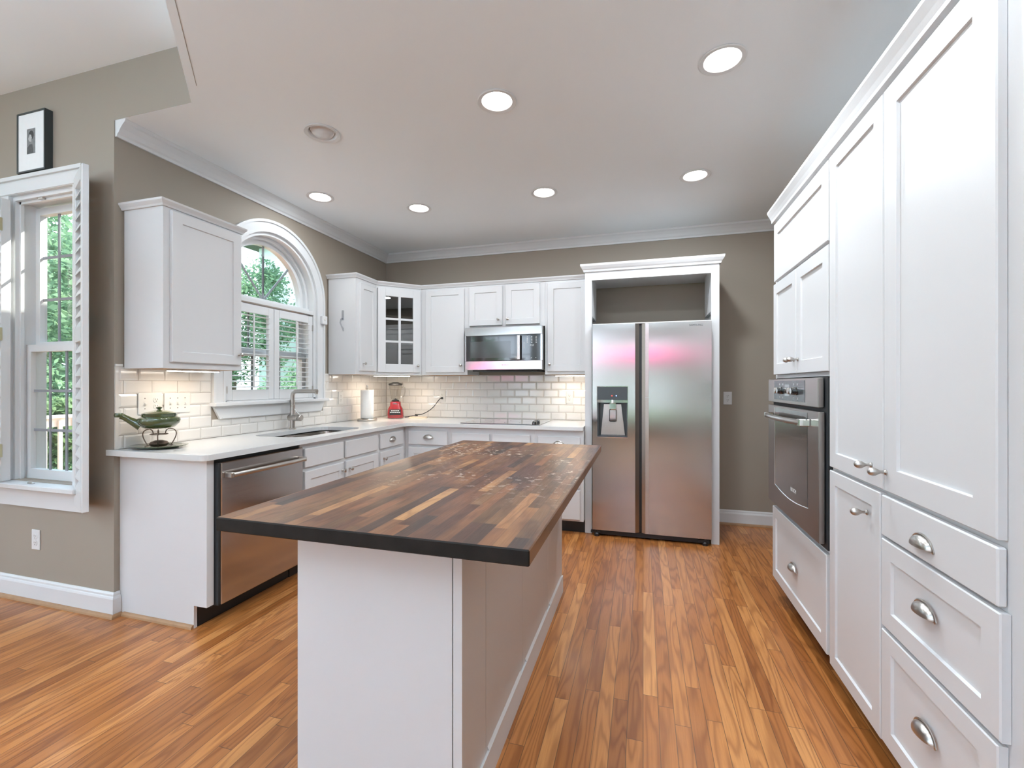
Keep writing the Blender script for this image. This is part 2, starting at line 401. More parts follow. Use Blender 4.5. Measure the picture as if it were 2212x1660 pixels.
# ------------------------------------------------------------------ shell
struct('floor', MB().box(-6.6, 1.6, -4.6, 4.6, -.06, 0), 'floor')
cp = [(-2.92, 1.7615), (-2.2185, 1.7615), (-1.0, .543), (-1.0, -4.6), (1.6, -4.6), (1.6, 4.62), (-2.92, 4.62)]
c = MB(); c.sheet(cp, [circ(x, y, .082, 36) for x, y in LIGHTS + NEAR + [DEADLIGHT]], H, H + .05, 'xy')
c.prism(cp, 2.95, 3.08)
for i in range(len(cp)):
    a, b = Vector(cp[i]), Vector(cp[(i + 1) % len(cp)]); c.add([(a.x, a.y, H + .05), (b.x, b.y, H + .05), (b.x, b.y, 2.95), (a.x, a.y, 2.95)], [(0, 1, 2, 3)])
struct('ceiling', c, 'ceil')
struct('ceiling', MB().prism([(-6.6, -4.6), (-1.0, -4.6), (-1.0, .54), (-2.217, 1.757), (-2.217, 1.9), (-6.6, 1.9)], H2, H2 + .07), 'ceil2')
# corner bead seam near the slanting ceiling edge
sm = MB(); a = Vector((-2.069, 1.668)); b = Vector((-1.03, .60)); d = (b - a).normalized(); n_ = Vector((-d.y, d.x)) * .0011
sm.prism([tuple(a + n_), tuple(b + n_), tuple(b - n_), tuple(a - n_)], H - .0012, H + .001)
struct('trim_1', sm, 'grout')

def arch(yc, zs, r, z0, n=28):
    return [(yc + r, z0)] + [(yc + r * math.cos(PI * k / n), zs + r * math.sin(PI * k / n)) for k in range(n + 1)] + [(yc - r, z0)]
WY, WZ = 2.882, 1.985       # arched window centre and springing line
mb = MB().sheet([(YW + .149, 0), (4.62, 0), (4.62, H), (YW + .149, H)], [arch(WY, WZ, .458, 1.13)], XL - .15, XL, 'yz')
struct('wall_left', mb, 'wall')
mb = MB().box(XL, XRW + .15, YB, YB + .15, 0, H); struct('wall_back', mb, 'wall')
mb = MB().sheet([(-6.6, 0), (XL - .0, 0), (XL, H), (XL, H - .0001), (XL - .0001, 3.06), (-6.6, 3.06)], [[(-3.62, .70), (-3.06, .70), (-3.06, 2.385), (-3.62, 2.385)]], YW, YW + .149, 'xz')
mb.box(XL - .0001, -2.217, YW, YW + .03, H + .0006, 3.06)
struct('wall_front', mb, 'wall')
struct('wall_right', MB().box(XRW, XRW + .15, 1.19, YB, 0, H), 'wall')
struct('wall_right', MB().box(.765, XRW + .15, -4.6, 1.192, 0, H), 'wall')
# family room behind the camera: glazed walls
rear = MB().sheet([(-6.6, 0), (1.55, 0), (1.55, 3.06), (-6.6, 3.06)], [[(x, .25), (x + 1.55, .25), (x + 1.55, 2.75), (x, 2.75)] for x in (-6.3, -4.6, -2.9)] + [[(-1.05, .25), (.62, .25), (.62, 2.5), (-1.05, 2.5)]], -4.6, -4.5, 'xz')
struct('wall_rear', rear, 'wall')
side = MB().sheet([(-4.6, 0), (1.9, 0), (1.9, 3.06), (-4.6, 3.06)], [[(y, .25), (y + 1.55, .25), (y + 1.55, 2.75), (y, 2.75)] for y in (-4.2, -2.5, -.8)], -6.6, -6.5, 'yz')
struct('wall_side', side, 'wall')
def rear_window(x0, x1, z0, z1, n, along='x', at=-4.55):
    m = MB()
    def bx(a0, a1, c0, c1, d=.04):
        if along == 'x': m.box(a0, a1, at - d, at + d, c0, c1)
        else: m.box(at - d, at + d, a0, a1, c0, c1)
    bx(x0, x0 + .06, z0, z1); bx(x1 - .06, x1, z0, z1); bx(x0 + .06, x1 - .06, z0, z0 + .07); bx(x0 + .06, x1 - .06, z1 - .07, z1)
    for k in range(1, 3): xx = x0 + (x1 - x0) * k / 3; bx(xx - .01, xx + .01, z0 + .07, z1 - .07, .012)
    for k in range(1, 4): zz = z0 + (z1 - z0) * k / 4; bx(x0 + .06, x1 - .06, zz - .01, zz + .01, .011)
    return struct('window_%d' % n, m, 'trim')
for i, x in enumerate((-6.3, -4.6, -2.9)): rear_window(x, x + 1.55, .25, 2.75, 3 + i)
rear_window(-1.05, .62, .25, 2.5, 6)
for i, y in enumerate((-4.2, -2.5, -.8)): rear_window(y, y + 1.55, .25, 2.75, 7 + i, 'y', -6.55)

# crown, baseboards
CR = [(0, H - .088), (.012, H - .088), (.016, H - .074), (.026, H - .066), (.04, H - .045), (.062, H - .022), (.072, H - .016), (.078, H - .004), (.078, H), (0, H)]
struct('trim_2', MB().sweep(CR, [(XL, 1.765), (XL, YB), (XRW, YB)]), 'trim')
BBP = [(0, 0), (.015, 0), (.015, .098), (.012, .108), (.009, .112), (.009, .122), (.004, .132), (0, .132)]
SHOE = [(.015, 0), (.031, 0), (.029, .010), (.023, .017), (.015, .019)]
P1 = [(XL - .001 + .001, 1.787), (XL, YW), (-6.5, YW)]
P1 = [(-6.5, YW), (XL, YW), (XL, 1.786)]
struct('baseboard_left', MB().sweep(BBP, P1), 'trim')
o = struct('trim_3', MB().sweep(SHOE, P1), 'shoe')
struct('baseboard_back', MB().sweep(BBP, [(.585, YB), (XRW, YB)]), 'trim')
struct('trim_4', MB().sweep(SHOE, [(.585, YB), (XRW, YB)]), 'shoe')

# ------------------------------------------------------------------ tall window in the front wall (window_1)
def emptyst(name, loc):
    o = bpy.data.objects.new(name, None); o.location = loc; o.empty_display_size = .05; COL.objects.link(o); o['kind'] = 'structure'; return o
w1 = emptyst('window_1', (-3.34, 1.76, .70))
m = MB()
m.box(-3.71, -3.615, YW - .02, YW, .70, 2.385); m.box(-3.065, -2.985, YW - .02, YW, .70, 2.385); m.box(-3.71, -2.985, YW - .022, YW, 2.385, 2.475)
m.box(-3.72, -2.975, YW - .034, YW, 2.465, 2.487); m.box(-3.70, -2.995, YW - .026, YW - .018, 2.388, 2.40)
m.box(-3.70, -2.99, YW - .018, YW, .553, .665)
part('casing', m, 'trim', w1)
m = MB().box(-3.73, -2.965, YW - .075, YW + .05, .665, .695, bev=.005); m.box(-3.615, -3.065, YW + .05, YW + .149, .68, .705)
part('window_sill', m, 'trim', w1)
m = MB(); m.box(-3.62, -3.595, YW, YW + .148, .70, 2.385); m.box(-3.085, -3.06, YW, YW + .148, .70, 2.385); m.box(-3.595, -3.085, YW, YW + .148, 2.36, 2.385)
m.box(-3.595, -3.582, YW + .02, YW + .035, .70, 2.36); m.box(-3.595, -3.085, YW + .02, YW + .035, 2.345, 2.36)
part('jamb', m, 'trim', w1)
def sash(nm, y, z0, z1, st, nb, nh, par, x0=-3.595, x1=-3.085, off=0):
    m = MB(); m.box(x0, x0 + st, y, y + .035, z0, z1); m.box(x1 - st, x1, y, y + .035, z0, z1); m.box(x0 + st, x1 - st, y, y + .035, z0, z0 + .05); m.box(x0 + st, x1 - st, y, y + .035, z1 - .042, z1)
    s_ = part(nm, m, 'trim', par)
    g = MB()
    for k in range(1, nb + 1): xx = x0 + st + (x1 - x0 - 2 * st) * k / (nb + 1); g.box(xx - .008, xx + .008, y + .014, y + .02, z0 + .05, z1 - .042)
    for k in range(1, nh + 1): zz = z0 + .05 + (z1 - z0 - .092) * k / (nh + 1); g.box(x0 + st, x1 - st, y + .0145, y + .0195, zz - .008, zz + .008)
    part('grille', g, 'grid', s_)
    part('glass_pane', MB().box(x0 + st, x1 - st, y + .024, y + .026, z0 + .05, z1 - .042), 'glass', s_)
sash('upper_sash', YW + .095, 1.475, 2.345, .04, 2, 2, w1)
sash('lower_sash', YW + .052, .705, 1.505, .04, 2, 2, w1)
part('sash_lift', MB().box(-3.40, -3.355, YW - .045, YW - .03, .695, .703, bev=.002), 'nickel', w1)
part('catch', MB().box(-3.40, -3.36, YW + .004, YW + .02, 2.350, 2.36), 'nickel', w1)

def shutter(name, label, T, wd, ht, nl, tilt, group=None, rail_mid=None, st=.045, ld=.055, rod=True, rodoff=.035, lthick=.008, top=.07, bot=.09, side=1):
    """louvred panel, local a across, b out, c up. T = object matrix"""
    root = thing(name, label, 'shutter', T[0], T[1], group)
    m = MB(); t = .014
    m.box(0, st, -t, t, 0, ht, bev=.003); m.box(wd - st, wd, -t, t, 0, ht, bev=.003)
    m.box(st, wd - st, -t, t, 0, bot); m.box(st, wd - st, -t, t, ht - top, ht)
    zs = [(bot, ht - top)]
    if rail_mid: m.box(st, wd - st, -t, t, rail_mid - .035, rail_mid + .035); zs = [(bot, rail_mid - .035), (rail_mid + .035, ht - top)]
    part('frame', m, 'trim', root, world=False)
    l = MB()
    for z0, z1 in zs:
        k = max(1, round(nl * (z1 - z0) / (ht - bot - top)))
        for i in range(k):
            zc = z0 + (i + .5) * (z1 - z0) / k; ca, sa = math.cos(tilt), math.sin(tilt)
            poly = []
            for q in range(10):
                an = 2 * PI * q / 10; u = ld / 2 * math.cos(an); v = lthick / 2 * math.sin(an)
                poly.append((u * ca - v * sa, zc + u * sa + v * ca))
            l.prism([(p[0], p[1]) for p in poly], st + .001, wd - st - .001, 'yz')
    part('louvers', l, 'trim', root, world=False)
    if rod:
        part('tilt_rod', MB().box(wd / 2 - .006, wd / 2 + .006, rodoff - .005, rodoff + .005, bot + .02, ht - top - .01, bev=.002), 'trim', root, world=False)
    return root
# right leaf folded back almost to the wall; hinge (-3.055,1.735), free edge (-2.803,1.635)
hx, hy, fx, fy = -3.03, 1.742, -2.775, 1.631
ang = math.atan2(fy - hy, fx - hx)
sh = shutter('window_shutter', 'white louvered shutter leaf folded back beside the tall window, edge on', ((hx, hy, .60), ang), .28, 1.81, 27, R(66), 'louvered leaves of the tall window', rail_mid=.93, rod=False, ld=.066)
for z in (.15, .9, 1.65): part('hinge', MB().box(-.012, .012, .012, .018, z - .035, z + .035), 'brass', sh, world=False)
sh = shutter('window_shutter', 'white louvered shutter leaf left of the tall window, mostly outside the frame', ((-3.60, 1.738, .70), R(-92)), .28, 1.655, 25, R(50), 'louvered leaves of the tall window', rail_mid=.84, rod=False, ld=.05)
for z in (.18, .86, 1.50):
    part('hinge', MB().box(.038, .062, .0142, .018, z - .038, z + .038, bev=.001), 'brass', sh, world=False)

# ------------------------------------------------------------------ arched window over the sink (window_2)
w2 = emptyst('window_2', (XL, WY, 1.13))
def arcband(m, r0, r1, x0, x1, zlow, n=36, bottom=None):
    out = arch(WY, WZ, r1, zlow, n); inn = arch(WY, WZ, r0, zlow if bottom is None else zlow + bottom, n)
    poly = out + inn[::-1]
    k = len(out); vs = [(x0, a, b) for a, b in poly] + [(x1, a, b) for a, b in poly]; L = len(poly); fs = []
    for i in range(k - 1):
        j0, j1 = L - 1 - i, L - 2 - i
        fs += [[i, i + 1, j1, j0], [L + i, L + i + 1, L + j1, L + j0]]
    if bottom is not None: fs += [[0, k - 1, k, L - 1], [L, L + k - 1, L + k, L + L - 1]]
    for i in range(L): fs.append([i, (i + 1) % L, L + (i + 1) % L, L + i])
    m.add(vs, fs)
m = MB(); arcband(m, .455, .548, XL, XL + .018, 1.13); arcband(m, .528, .548, XL + .018, XL + .028, 1.13); arcband(m, .455, .470, XL + .018, XL + .022, 1.13)
part('casing', m, 'trim', w2)
m = MB(); arcband(m, .430, .457, XL - .149, XL, 1.13)
part('jamb', m, 'trim', w2)
m = MB(); arcband(m, .405, .430, XL - .149, XL - .06, 1.13); arcband(m, .372, .405, XL - .14, XL - .09, 1.9)
m.box(XL - .149, XL - .05, WY - .43, WY + .43, 1.86, 1.925); m.box(XL - .05, XL - .002, WY - .43, WY + .43, 1.872, 1.90)
sf = part('arch_frame', m, 'trim', w2)
m = MB(); x = XL - .122
m.box(x, x + .008, WY - .008, WY + .008, 1.925, WZ + .37)
for sg in (-1, 1):
    d = Vector((sg * .65, .76)).normalized(); p0 = Vector((WY, 1.93)); L_ = .40; nn = Vector((-d.y, d.x)) * .008
    p1 = p0 + d * L_; m.prism([tuple(p0 + nn), tuple(p1 + nn), tuple(p1 - nn), tuple(p0 - nn)], x + .001, x + .007, 'yz')
part('grille', m, 'grid', sf)
m = MB(); m.prism(arch(WY, WZ, .372, 1.925), XL - .116, XL - .114, 'yz'); part('glass_pane', m, 'glass', sf)
def sashY(nm, x, z0, z1, st, par):
    y0, y1 = WY - .405, WY + .405
    m = MB(); m.box(x, x + .03, y0, y0 + st, z0, z1); m.box(x, x + .03, y1 - st, y1, z0, z1); m.box(x, x + .03, y0 + st, y1 - st, z0, z0 + .045); m.box(x, x + .03, y0 + st, y1 - st, z1 - .04, z1)
    s_ = part(nm, m, 'trim', par); g = MB()
    for k in (1, 2): yy = y0 + (y1 - y0) * k / 3; g.box(x + .01, x + .016, yy - .008, yy + .008, z0 + .045, z1 - .04)
    part('grille', g, 'grid', s_); part('glass_pane', MB().box(x + .019, x + .021, y0 + st, y1 - st, z0 + .045, z1 - .04), 'glass', s_)
sashY('upper_sash', XL - .135, 1.49, 1.86, .035, w2); sashY('lower_sash', XL - .10, 1.15, 1.52, .035, w2)
m = MB().box(XL - .149, XL + .065, WY - .46 + .003, WY + .46 - .003, 1.105, 1.13) if False else MB()
m.box(XL - .149, XL, WY - .457, WY + .457, 1.11, 1.15); m.box(XL + .0, XL + .06, 2.318, 3.452, 1.118, 1.142, bev=.004)
part('window_sill', m, 'trim', w2)
m = MB().prism([(2.338, 1.118), (3.432, 1.118), (3.385, 1.03), (2.385, 1.03)], XL + .004, XL + .022, 'yz'); m.box(XL + .022, XL + .026, 2.40, 3.37, 1.034, 1.042)
part('apron', m, 'trim', w2)
for i, (y0, lb) in enumerate(((WY - .428, 'white kitchen window shutter panel nearer the wall cabinet with the single plain door'), (WY + .002, 'white kitchen window shutter panel nearer the doorbell box'))):
    sh = shutter('window_shutter', lb, ((XL - .022, y0 + 0, 1.152), R(90)), .426, .705, 14, R(4), 'shutter panels of the arched window', st=.052, ld=.062, top=.06, bot=.075, rodoff=-.038)
    # rod in front: the panel's outward side is local -b here
    for z in (.05, .58): part('hinge', MB().box(-.002 if i == 0 else .418, .008 if i == 0 else .428, -.020, -.0142, z, z + .05), 'nickel', sh, world=False)
t_ = thing('doorbell_box', 'small white sensor box on the arched window casing', 'sensor', (XL + .02, 3.40, 1.80))
part('housing', MB().box(XL + .0185, XL + .045, 3.375, 3.44, 1.80, 1.875, bev=.004), 'trim', t_)
part('button', MB().lathe([(.0, .05), (.012, .05), (.014, .046), (.014, .044)][::-1], (XL, 3.407, 1.845), 'x', 20), 'plate', t_)

# ------------------------------------------------------------------ tiles
def rect_sub(r, h):
    y0, y1, z0, z1 = r; a0, a1, b0, b1 = h
    if a1 <= y0 or a0 >= y1 or b1 <= z0 or b0 >= z1: return [r]
    out = []
    if y0 < a0: out.append((y0, a0, z0, z1))
    if y1 > a1: out.append((a1, y1, z0, z1))
    m0, m1 = max(y0, a0), min(y1, a1)
    if z0 < b0: out.append((m0, m1, z0, b0))
    if z1 > b1: out.append((m0, m1, b1, z1))
    return out
def tiles(m, T, lo, hi, z0, z1, holes, phase):
    m.T = T; W_, H_ = .1515, .0762; g = .0011; row = 0; z = z1
    while z > z0 + .004:
        zb = max(z - H_, z0); a = lo - ((phase + row * W_ / 2) % W_)
        while a < hi:
            r = (max(a, lo), min(a + W_, hi), zb, z); a += W_
            if r[1] - r[0] < .006: continue
            rs = [r]
            for h in holes: rs = [q for s_ in rs for q in rect_sub(s_, h)]
            for (p, q, u, v) in rs:
                if q - p < .006 or v - u < .006: continue
                p, q, u, v = p + g, q - g, u + g, v - g; b = min(.010, (q - p) / 2.5, (v - u) / 2.5); d0, d1 = .0045, .0075
                vs = [(p, .002, u), (q, .002, u), (q, .002, v), (p, .002, v), (p, d0, u), (q, d0, u), (q, d0, v), (p, d0, v), (p + b, d1, u + b), (q - b, d1, u + b), (q - b, d1, v - b), (p + b, d1, v - b)]
                m.add(vs, [(8, 9, 10, 11)] + [(k * 4 + i, k * 4 + (i + 1) % 4, k * 4 + 4 + (i + 1) % 4, k * 4 + 4 + i) for k in (0, 1) for i in range(4)])
        z = zb; row += 1
TZ = 1.364
FL = FR((XL, 0, 0), (0, 1, 0), (1, 0, 0))         # left wall: a = y, b = +x
FB = FR((0, YB, 0), (1, 0, 0), (0, -1, 0))        # back wall: a = x, b = -y
m = MB(FL); WIN = [(2.334, 3.430, 1.118, 3), (2.338, 3.428, 1.03, 1.12)]
tiles(m, FL, YW + .018, YB - .0035, CT + .001, TZ, WIN, .05)
m.mi = 1
for r in (YW + .002, 2.334, CT + .001, TZ), (3.43, YB, CT + .001, TZ), (2.334, 3.43, CT + .001, 1.03): m.box(r[0], r[1], 0.0005, .003, r[2], r[3])
m.mi = 0; m.box(YW + .0015, YW + .0175, .0005, .008, CT + .001, TZ); m.box(YW + .0015, 1.80, .0005, .010, TZ, TZ + .014, bev=.002)
tl = part('tile_backsplash', m, ['tile', 'grout'], loc=(XL, 3.1, .91)); tag(tl, 'glossy white subway tiles on the wall around the arched window', 'backsplash')
m = MB(FB); tiles(m, FB, XL + .0078, -.478, CT + .001, TZ, [], .02); m.mi = 1; m.box(XL + .004, -.478, .0005, .003, CT + .001, TZ)
tl = part('tile_backsplash', m, ['tile', 'grout'], loc=(-1.6, YB, .91)); tag(tl, 'glossy white subway tiles on the wall behind the cooktop', 'backsplash')

# ------------------------------------------------------------------ hardware
def knob(T, a, c, b, parent, s=1.0):
    m = MB(T); m.lathe([(.008 * s, b), (.008 * s, b + .002), (.0045 * s, b + .005), (.004 * s, b + .012), (.006 * s, b + .016), (.0115 * s, b + .021), (.0135 * s, b + .026), (.012 * s, b + .031), (.007 * s, b + .0345), (0.0001, b + .0355)], (a, 0, c), 'y', 20)
    return part('knob', m, 'nickel', parent)
def eggknob(T, a, c, b, parent):
    m = MB(T); m.lathe([(.009, b), (.009, b + .003), (.005, b + .007), (.0045, b + .016), (.008, b + .022), (.0125, b + .030), (.0135, b + .037), (.011, b + .045), (.006, b + .050), (.0001, b + .051)], (a, 0, c), 'y', 22)
    return part('knob', m, 'nickel', parent)
def pull(T, a, c, b, parent, W=.046, Hh=.030, D=.024):
    m = MB(T); na, nb = 22, 9
    def surf(k): return [(a + W * k * math.cos(PI * i / na), b + .0005 + D * k * math.sin(PI * i / na) * math.cos(PI / 2 * j / nb), c - .012 + Hh * k * math.sin(PI * i / na) * math.sin(PI / 2 * j / nb)) for i in range(na + 1) for j in range(nb + 1)]
    q = lambda i, j: i * (nb + 1) + j
    F_ = [(q(i, j), q(i + 1, j), q(i + 1, j + 1), q(i, j + 1)) for i in range(na) for j in range(nb)]
    s0, s1 = surf(1), surf(.93); n = len(s0)
    F2 = [tuple(n + v for v in f) for f in F_]; rim = [(q(i, 0), q(i + 1, 0), n + q(i + 1, 0), n + q(i, 0)) for i in range(na)]
    m.add(s0 + s1, F_ + F2 + rim, True)
    pts = [(a + (W + .003) * math.cos(PI * i / 24), b + .0015, c - .012 + (Hh + .003) * math.sin(PI * i / 24)) for i in range(25)]
    m.tube(pts, .0028, 6)
    m.lathe([(.0055, b + .0002), (.0055, b + .003), (.001, b + .004)], (a - W - .002, 0, c - .012), 'y', 10); m.lathe([(.0055, b + .0002), (.0055, b + .003), (.001, b + .004)], (a + W + .002, 0, c - .012), 'y', 10)
    return part('cup_pull', m, 'nickel', parent, weld=False)

# ------------------------------------------------------------------ wall cabinets
UZ0, UZ1 = 1.362, 2.236
CROWN = [(0, 2.226), (.008, 2.226), (.012, 2.236), (.024, 2.252), (.026, 2.262), (0, 2.262)]
def seat(p): return p
# left of the window
t_ = thing('wall_cabinet', 'white single-door wall cabinet left of the arched window', 'cabinet', (-2.61, 2.04, UZ0))
m = MB(); m.box(XL + .012, -2.47, 1.803, 2.292, UZ0 - .008, UZ1 + .012); m.box(XL + .001, XL + .012, 1.812, 2.292, TZ + .016, UZ1 + .012)
part('body', m, 'cab', t_)
m = MB(); m.box(XL + .03, -2.49, 1.82, 2.275, UZ0 - .0095, UZ0 - .0081); part('underside', m, 'rawwood', t_)
part('crown', MB().sweep(CROWN, [(XL + .002, 1.803), (-2.47, 1.803), (-2.47, 2.292), (XL + .03, 2.292)][::1]), 'cab', t_)
T = FR((-2.47, 0, 0), (0, 1, 0), (1, 0, 0))
d = part('door', MB(T).door(1.838, 2.278, 1.388, 2.212), 'cab', t_); knob(T, 2.258, 1.452, .02, d)
# right of the window, narrow
t_ = thing('wall_cabinet', 'narrow white wall cabinet right of the arched window', 'cabinet', (-2.61, 3.66, UZ0))
part('body', MB().box(XL + .012, -2.47, 3.492, 3.812, UZ0 - .006, UZ1), 'cab', t_)
part('underside', MB().box(XL + .03, -2.49, 3.51, 3.80, UZ0 - .0075, UZ0 - .0061), 'rawwood', t_)
part('crown', MB().sweep(CROWN, [(XL + .002, 3.492), (-2.47, 3.492), (-2.47, 3.808)]), 'cab', t_)
d = part('door', MB(T).door(3.536, 3.788, 1.39, 2.19, st=.05), 'cab', t_); knob(T, 3.575, 1.455, .02, d)
# corner with glass
t_ = thing('corner_wall_cabinet', 'white diagonal corner wall cabinet with six-pane glass door', 'cabinet', (-2.5, 4.2, UZ0))
P0, P1_ = Vector((-2.47, 3.815)), Vector((-2.155, 4.13))
u = (P1_ - P0).normalized(); Ld = (P1_ - P0).length
m = MB(); foot = [(XL + .012, 3.813), (-2.47, 3.813), (-2.155, 4.128), (-2.155, YB - .012), (XL + .012, YB - .012)]
m.prism(foot, UZ0 - .004, UZ0 + .015); m.prism(foot, UZ1 - .018, UZ1)
m.box(XL + .012, -2.47, 3.813, 3.828, UZ0, UZ1); m.box(-2.17, -2.155, 4.13, YB - .012, UZ0, UZ1); m.box(XL + .012, XL + .02, 3.83, YB - .012, UZ0, UZ1); m.box(XL + .02, -2.17, YB - .02, YB - .012, UZ0, UZ1)
TD = FR((P0.x, P0.y, 0), (u.x, u.y, 0), (u.y, -u.x, 0)); m.T = TD
m.box(0, .030, -.018, 0, UZ0, UZ1); m.box(Ld - .03, Ld, -.018, 0, UZ0, UZ1); m.box(.03, Ld - .03, -.018, 0, UZ0, 1.40); m.box(.03, Ld - .03, -.018, 0, 2.195, UZ1)
m.T = Matrix.Identity(4)
for z in (1.66, 1.93): m.prism([(XL + .02, 3.83), (-2.50, 3.83), (-2.18, 4.15), (-2.18, YB - .02), (XL + .02, YB - .02)], z, z + .016)
part('body', m, 'cab', t_)
part('crown', MB().sweep(CROWN, [(-2.47, 3.812), (-2.155, 4.13), (-2.152, 4.13)][:2]), 'cab', t_)
m = MB(TD); a0, a1, c0, c1 = .012, Ld - .014, 1.384, 2.20; s_ = .075
m.box(a0, a0 + s_, .001, .021, c0, c1, bev=.002); m.box(a1 - s_, a1, .001, .021, c0, c1, bev=.002); m.box(a0 + s_, a1 - s_, .001, .021, c0, c0 + s_ + .005); m.box(a0 + s_, a1 - s_, .001, .021, c1 - s_, c1)
mid = (a0 + a1) / 2; m.box(mid - .012, mid + .012, .003, .019, c0 + s_, c1 - s_)
g0, g1 = c0 + s_ + .005, c1 - s_
for k in (1, 2): z = g0 + (g1 - g0) * k / 3; m.box(a0 + s_, a1 - s_, .0031, .0189, z - .010, z + .010)
d = part('door', m, 'cab', t_); part('glass_pane', MB(TD).box(a0 + s_, a1 - s_, .007, .009, g0, g1), 'cabglass', d); knob(TD, a1 - .03, 1.45, .021, d)
# back wall run
TB = FR((0, 4.13, 0), (1, 0, 0), (0, -1, 0)); YF_ = 4.13
def backcab(lb, x0, x1, z0, doors, knobs, crown=(None, None), name='wall_cabinet'):
    t_ = thing(name, lb, 'cabinet', ((x0 + x1) / 2, 4.3, z0))
    part('body', MB().box(x0 + .0005, x1 - .0005, YF_, YB - .012, z0, UZ1 + .0), 'cab', t_)
    part('underside', MB().box(x0 + .02, x1 - .02, YF_ + .02, YB - .03, z0 - .0015, z0 - .0001), 'rawwood', t_)
    part('crown', MB().sweep(CROWN, [(x0, YF_), (x1, YF_)]), 'cab', t_)
    for (a0, a1, c0, c1), (ka, kc) in zip(doors, knobs):
        d = part('door', MB(TB).door(a0, a1, c0, c1), 'cab', t_); knob(TB, ka, kc, .02, d)
    return t_
backcab('white single-door wall cabinet between the glass corner cabinet and the microwave', -2.154, -1.652, UZ0 - .004, [(-2.095, -1.682, 1.385, 2.205)], [(-1.71, 1.45)])
backcab('short white two-door wall cabinet above the microwave', -1.652, -.878, 1.812, [(-1.628, -1.292, 1.832, 2.208), (-1.258, -.925, 1.832, 2.214)], [(-1.325, 1.885), (-1.232, 1.885)], name='wall_cabinet')
backcab('white single-door wall cabinet between the microwave and the refrigerator', -.878, -.478, UZ0 - .004, [(-.852, -.486, 1.385, 2.205)], [(-.828, 1.45)])

# under cabinet lights
for nm, (x, y, z, sx, sy, rz) in {
    'slim lit lamp bar under the wall cabinet left of the arched window': (-2.56, 2.05, UZ0 - .0105, .05, .30, 0),
    'slim lit lamp bar under the glass corner wall cabinet': (-2.42, 4.02, UZ0 - .006, .36, .05, R(45)),
    'slim lit lamp bar under the wall cabinet beside the refrigerator': (-.66, 4.24, UZ0 - .008, .28, .05, 0)}.items():
    t_ = thing('under_cabinet_light', nm, 'light', (x, y, z), rz, 'lamp bars under the wall cabinets')
    part('housing', MB().box(-sx / 2, sx / 2, -sy / 2, sy / 2, -.008, 0), 'trim', t_, world=False)
    part('lens', MB().box(-sx / 2 + .004, sx / 2 - .004, -sy / 2 + .004, sy / 2 - .004, -.012, -.0081), 'ledstrip', t_, world=False)
    lamp('under_cabinet_glow', 'AREA', (x, y, z - .014), 1.3 if rz else .55, (1, .82, .62), size=sx, size_y=sy, rot=(0, 0, rz))

# ------------------------------------------------------------------ base cabinets, left run
XF = -2.15; TL = FR((XF, 0, 0), (0, 1, 0), (1, 0, 0)); BZ = .877
t_ = thing('end_panel', 'white cabinet end panel beside the dishwasher with toe-kick notch', 'panel', (-2.45, 1.80, 0))
m = MB().prism([(XL + .001, 0), (-2.235, 0), (-2.235, .118), (-2.149, .118), (-2.149, BZ), (XL + .001, BZ)], 1.788, 1.806, 'xz')
part('panel', m, 'cab', t_)
part('front_strip', MB().box(-2.21, -2.149, 1.806, 1.828, .118, BZ), 'cab', t_)
part('shoe_moulding', MB().sweep([(o_, u_) for o_, u_ in [(0, 0), (.016, 0), (.014, .010), (.008, .017), (0, .019)]], [(XL + .033, 1.788), (-2.236, 1.788)]), 'shoe', t_)
# dishwasher
t_ = thing('dishwasher', 'stainless steel dishwasher with bar handle under the white counter', 'dishwasher', (-2.4, 2.13, 0))
part('body', MB().box(-2.70, -2.165, 1.832, 2.432, .10, .868).box(-2.165, -2.155, 1.832, 2.436, .845, .872), 'dark', t_)
dd = part('door', MB().box(-2.163, -2.118, 1.845, 2.436, .112, .856, bev=.004), 'steel', t_, uv=True)
part('door_edge', MB().box(-2.163, -2.125, 1.833, 1.844, .112, .856), 'dark', dd)
m = MB(); m.tube([(-2.075, 1.875, .788), (-2.071, 2.0, .788), (-2.069, 2.15, .788), (-2.071, 2.3, .788), (-2.075, 2.405, .788)], .013, 14)
m.box(-2.118, -2.07, 1.862, 1.885, .774, .802, bev=.003); m.box(-2.118, -2.07, 2.395, 2.418, .774, .802, bev=.003); part('handle', m, 'nickel', dd)
part('kick_plate', MB().box(-2.25, -2.235, 1.81, 2.44, .0, .10), 'black', t_)
def lowcab(lb, T, x0, x1, depth, fronts, kick=True, name='base_cabinet', body=None):
    """fronts: (kind, a0,a1,c0,c1, hw, ha, hc)"""
    c0 = T @ Vector(((x0 + x1) / 2, -depth / 2, 0))
    t_ = thing(name, lb, 'cabinet', tuple(c0))
    m = MB(T)
    if body: body(m)
    else: m.box(x0 + .0005, x1 - .0005, -depth, 0, .112, BZ)
    part('body', m, 'cab', t_)
    if kick: part('toe_kick', MB(T).box(x0 + .0005, x1 - .0005, -.095, -.08, 0, .112), 'black', t_)
    for kind, a0, a1, z0, z1, hw, ha, hc in fronts:
        fl = kind == 'flat' or kind == 'drawer'
        dd = part('drawer' if kind != 'door' else 'door', MB(T).door(a0, a1, z0, z1, b=.001, flat=fl, st=.055, bev=.004 if fl else .003), 'cab', t_)
        if hw == 'knob': knob(T, ha, hc, .021, dd, 1.15)
        if hw == 'pull': pull(T, ha, hc, .021, dd)
    return t_
def sinkbody(m): m.box(2.4405, 3.3395, -.60, -.58, .112, BZ); m.box(2.4405, 2.458, -.58, 0, .112, BZ); m.box(3.322, 3.3395, -.58, 0, .112, BZ); m.box(2.458, 3.322, -.02, 0, .112, BZ); m.box(2.458, 3.322, -.58, -.02, .112, .13)
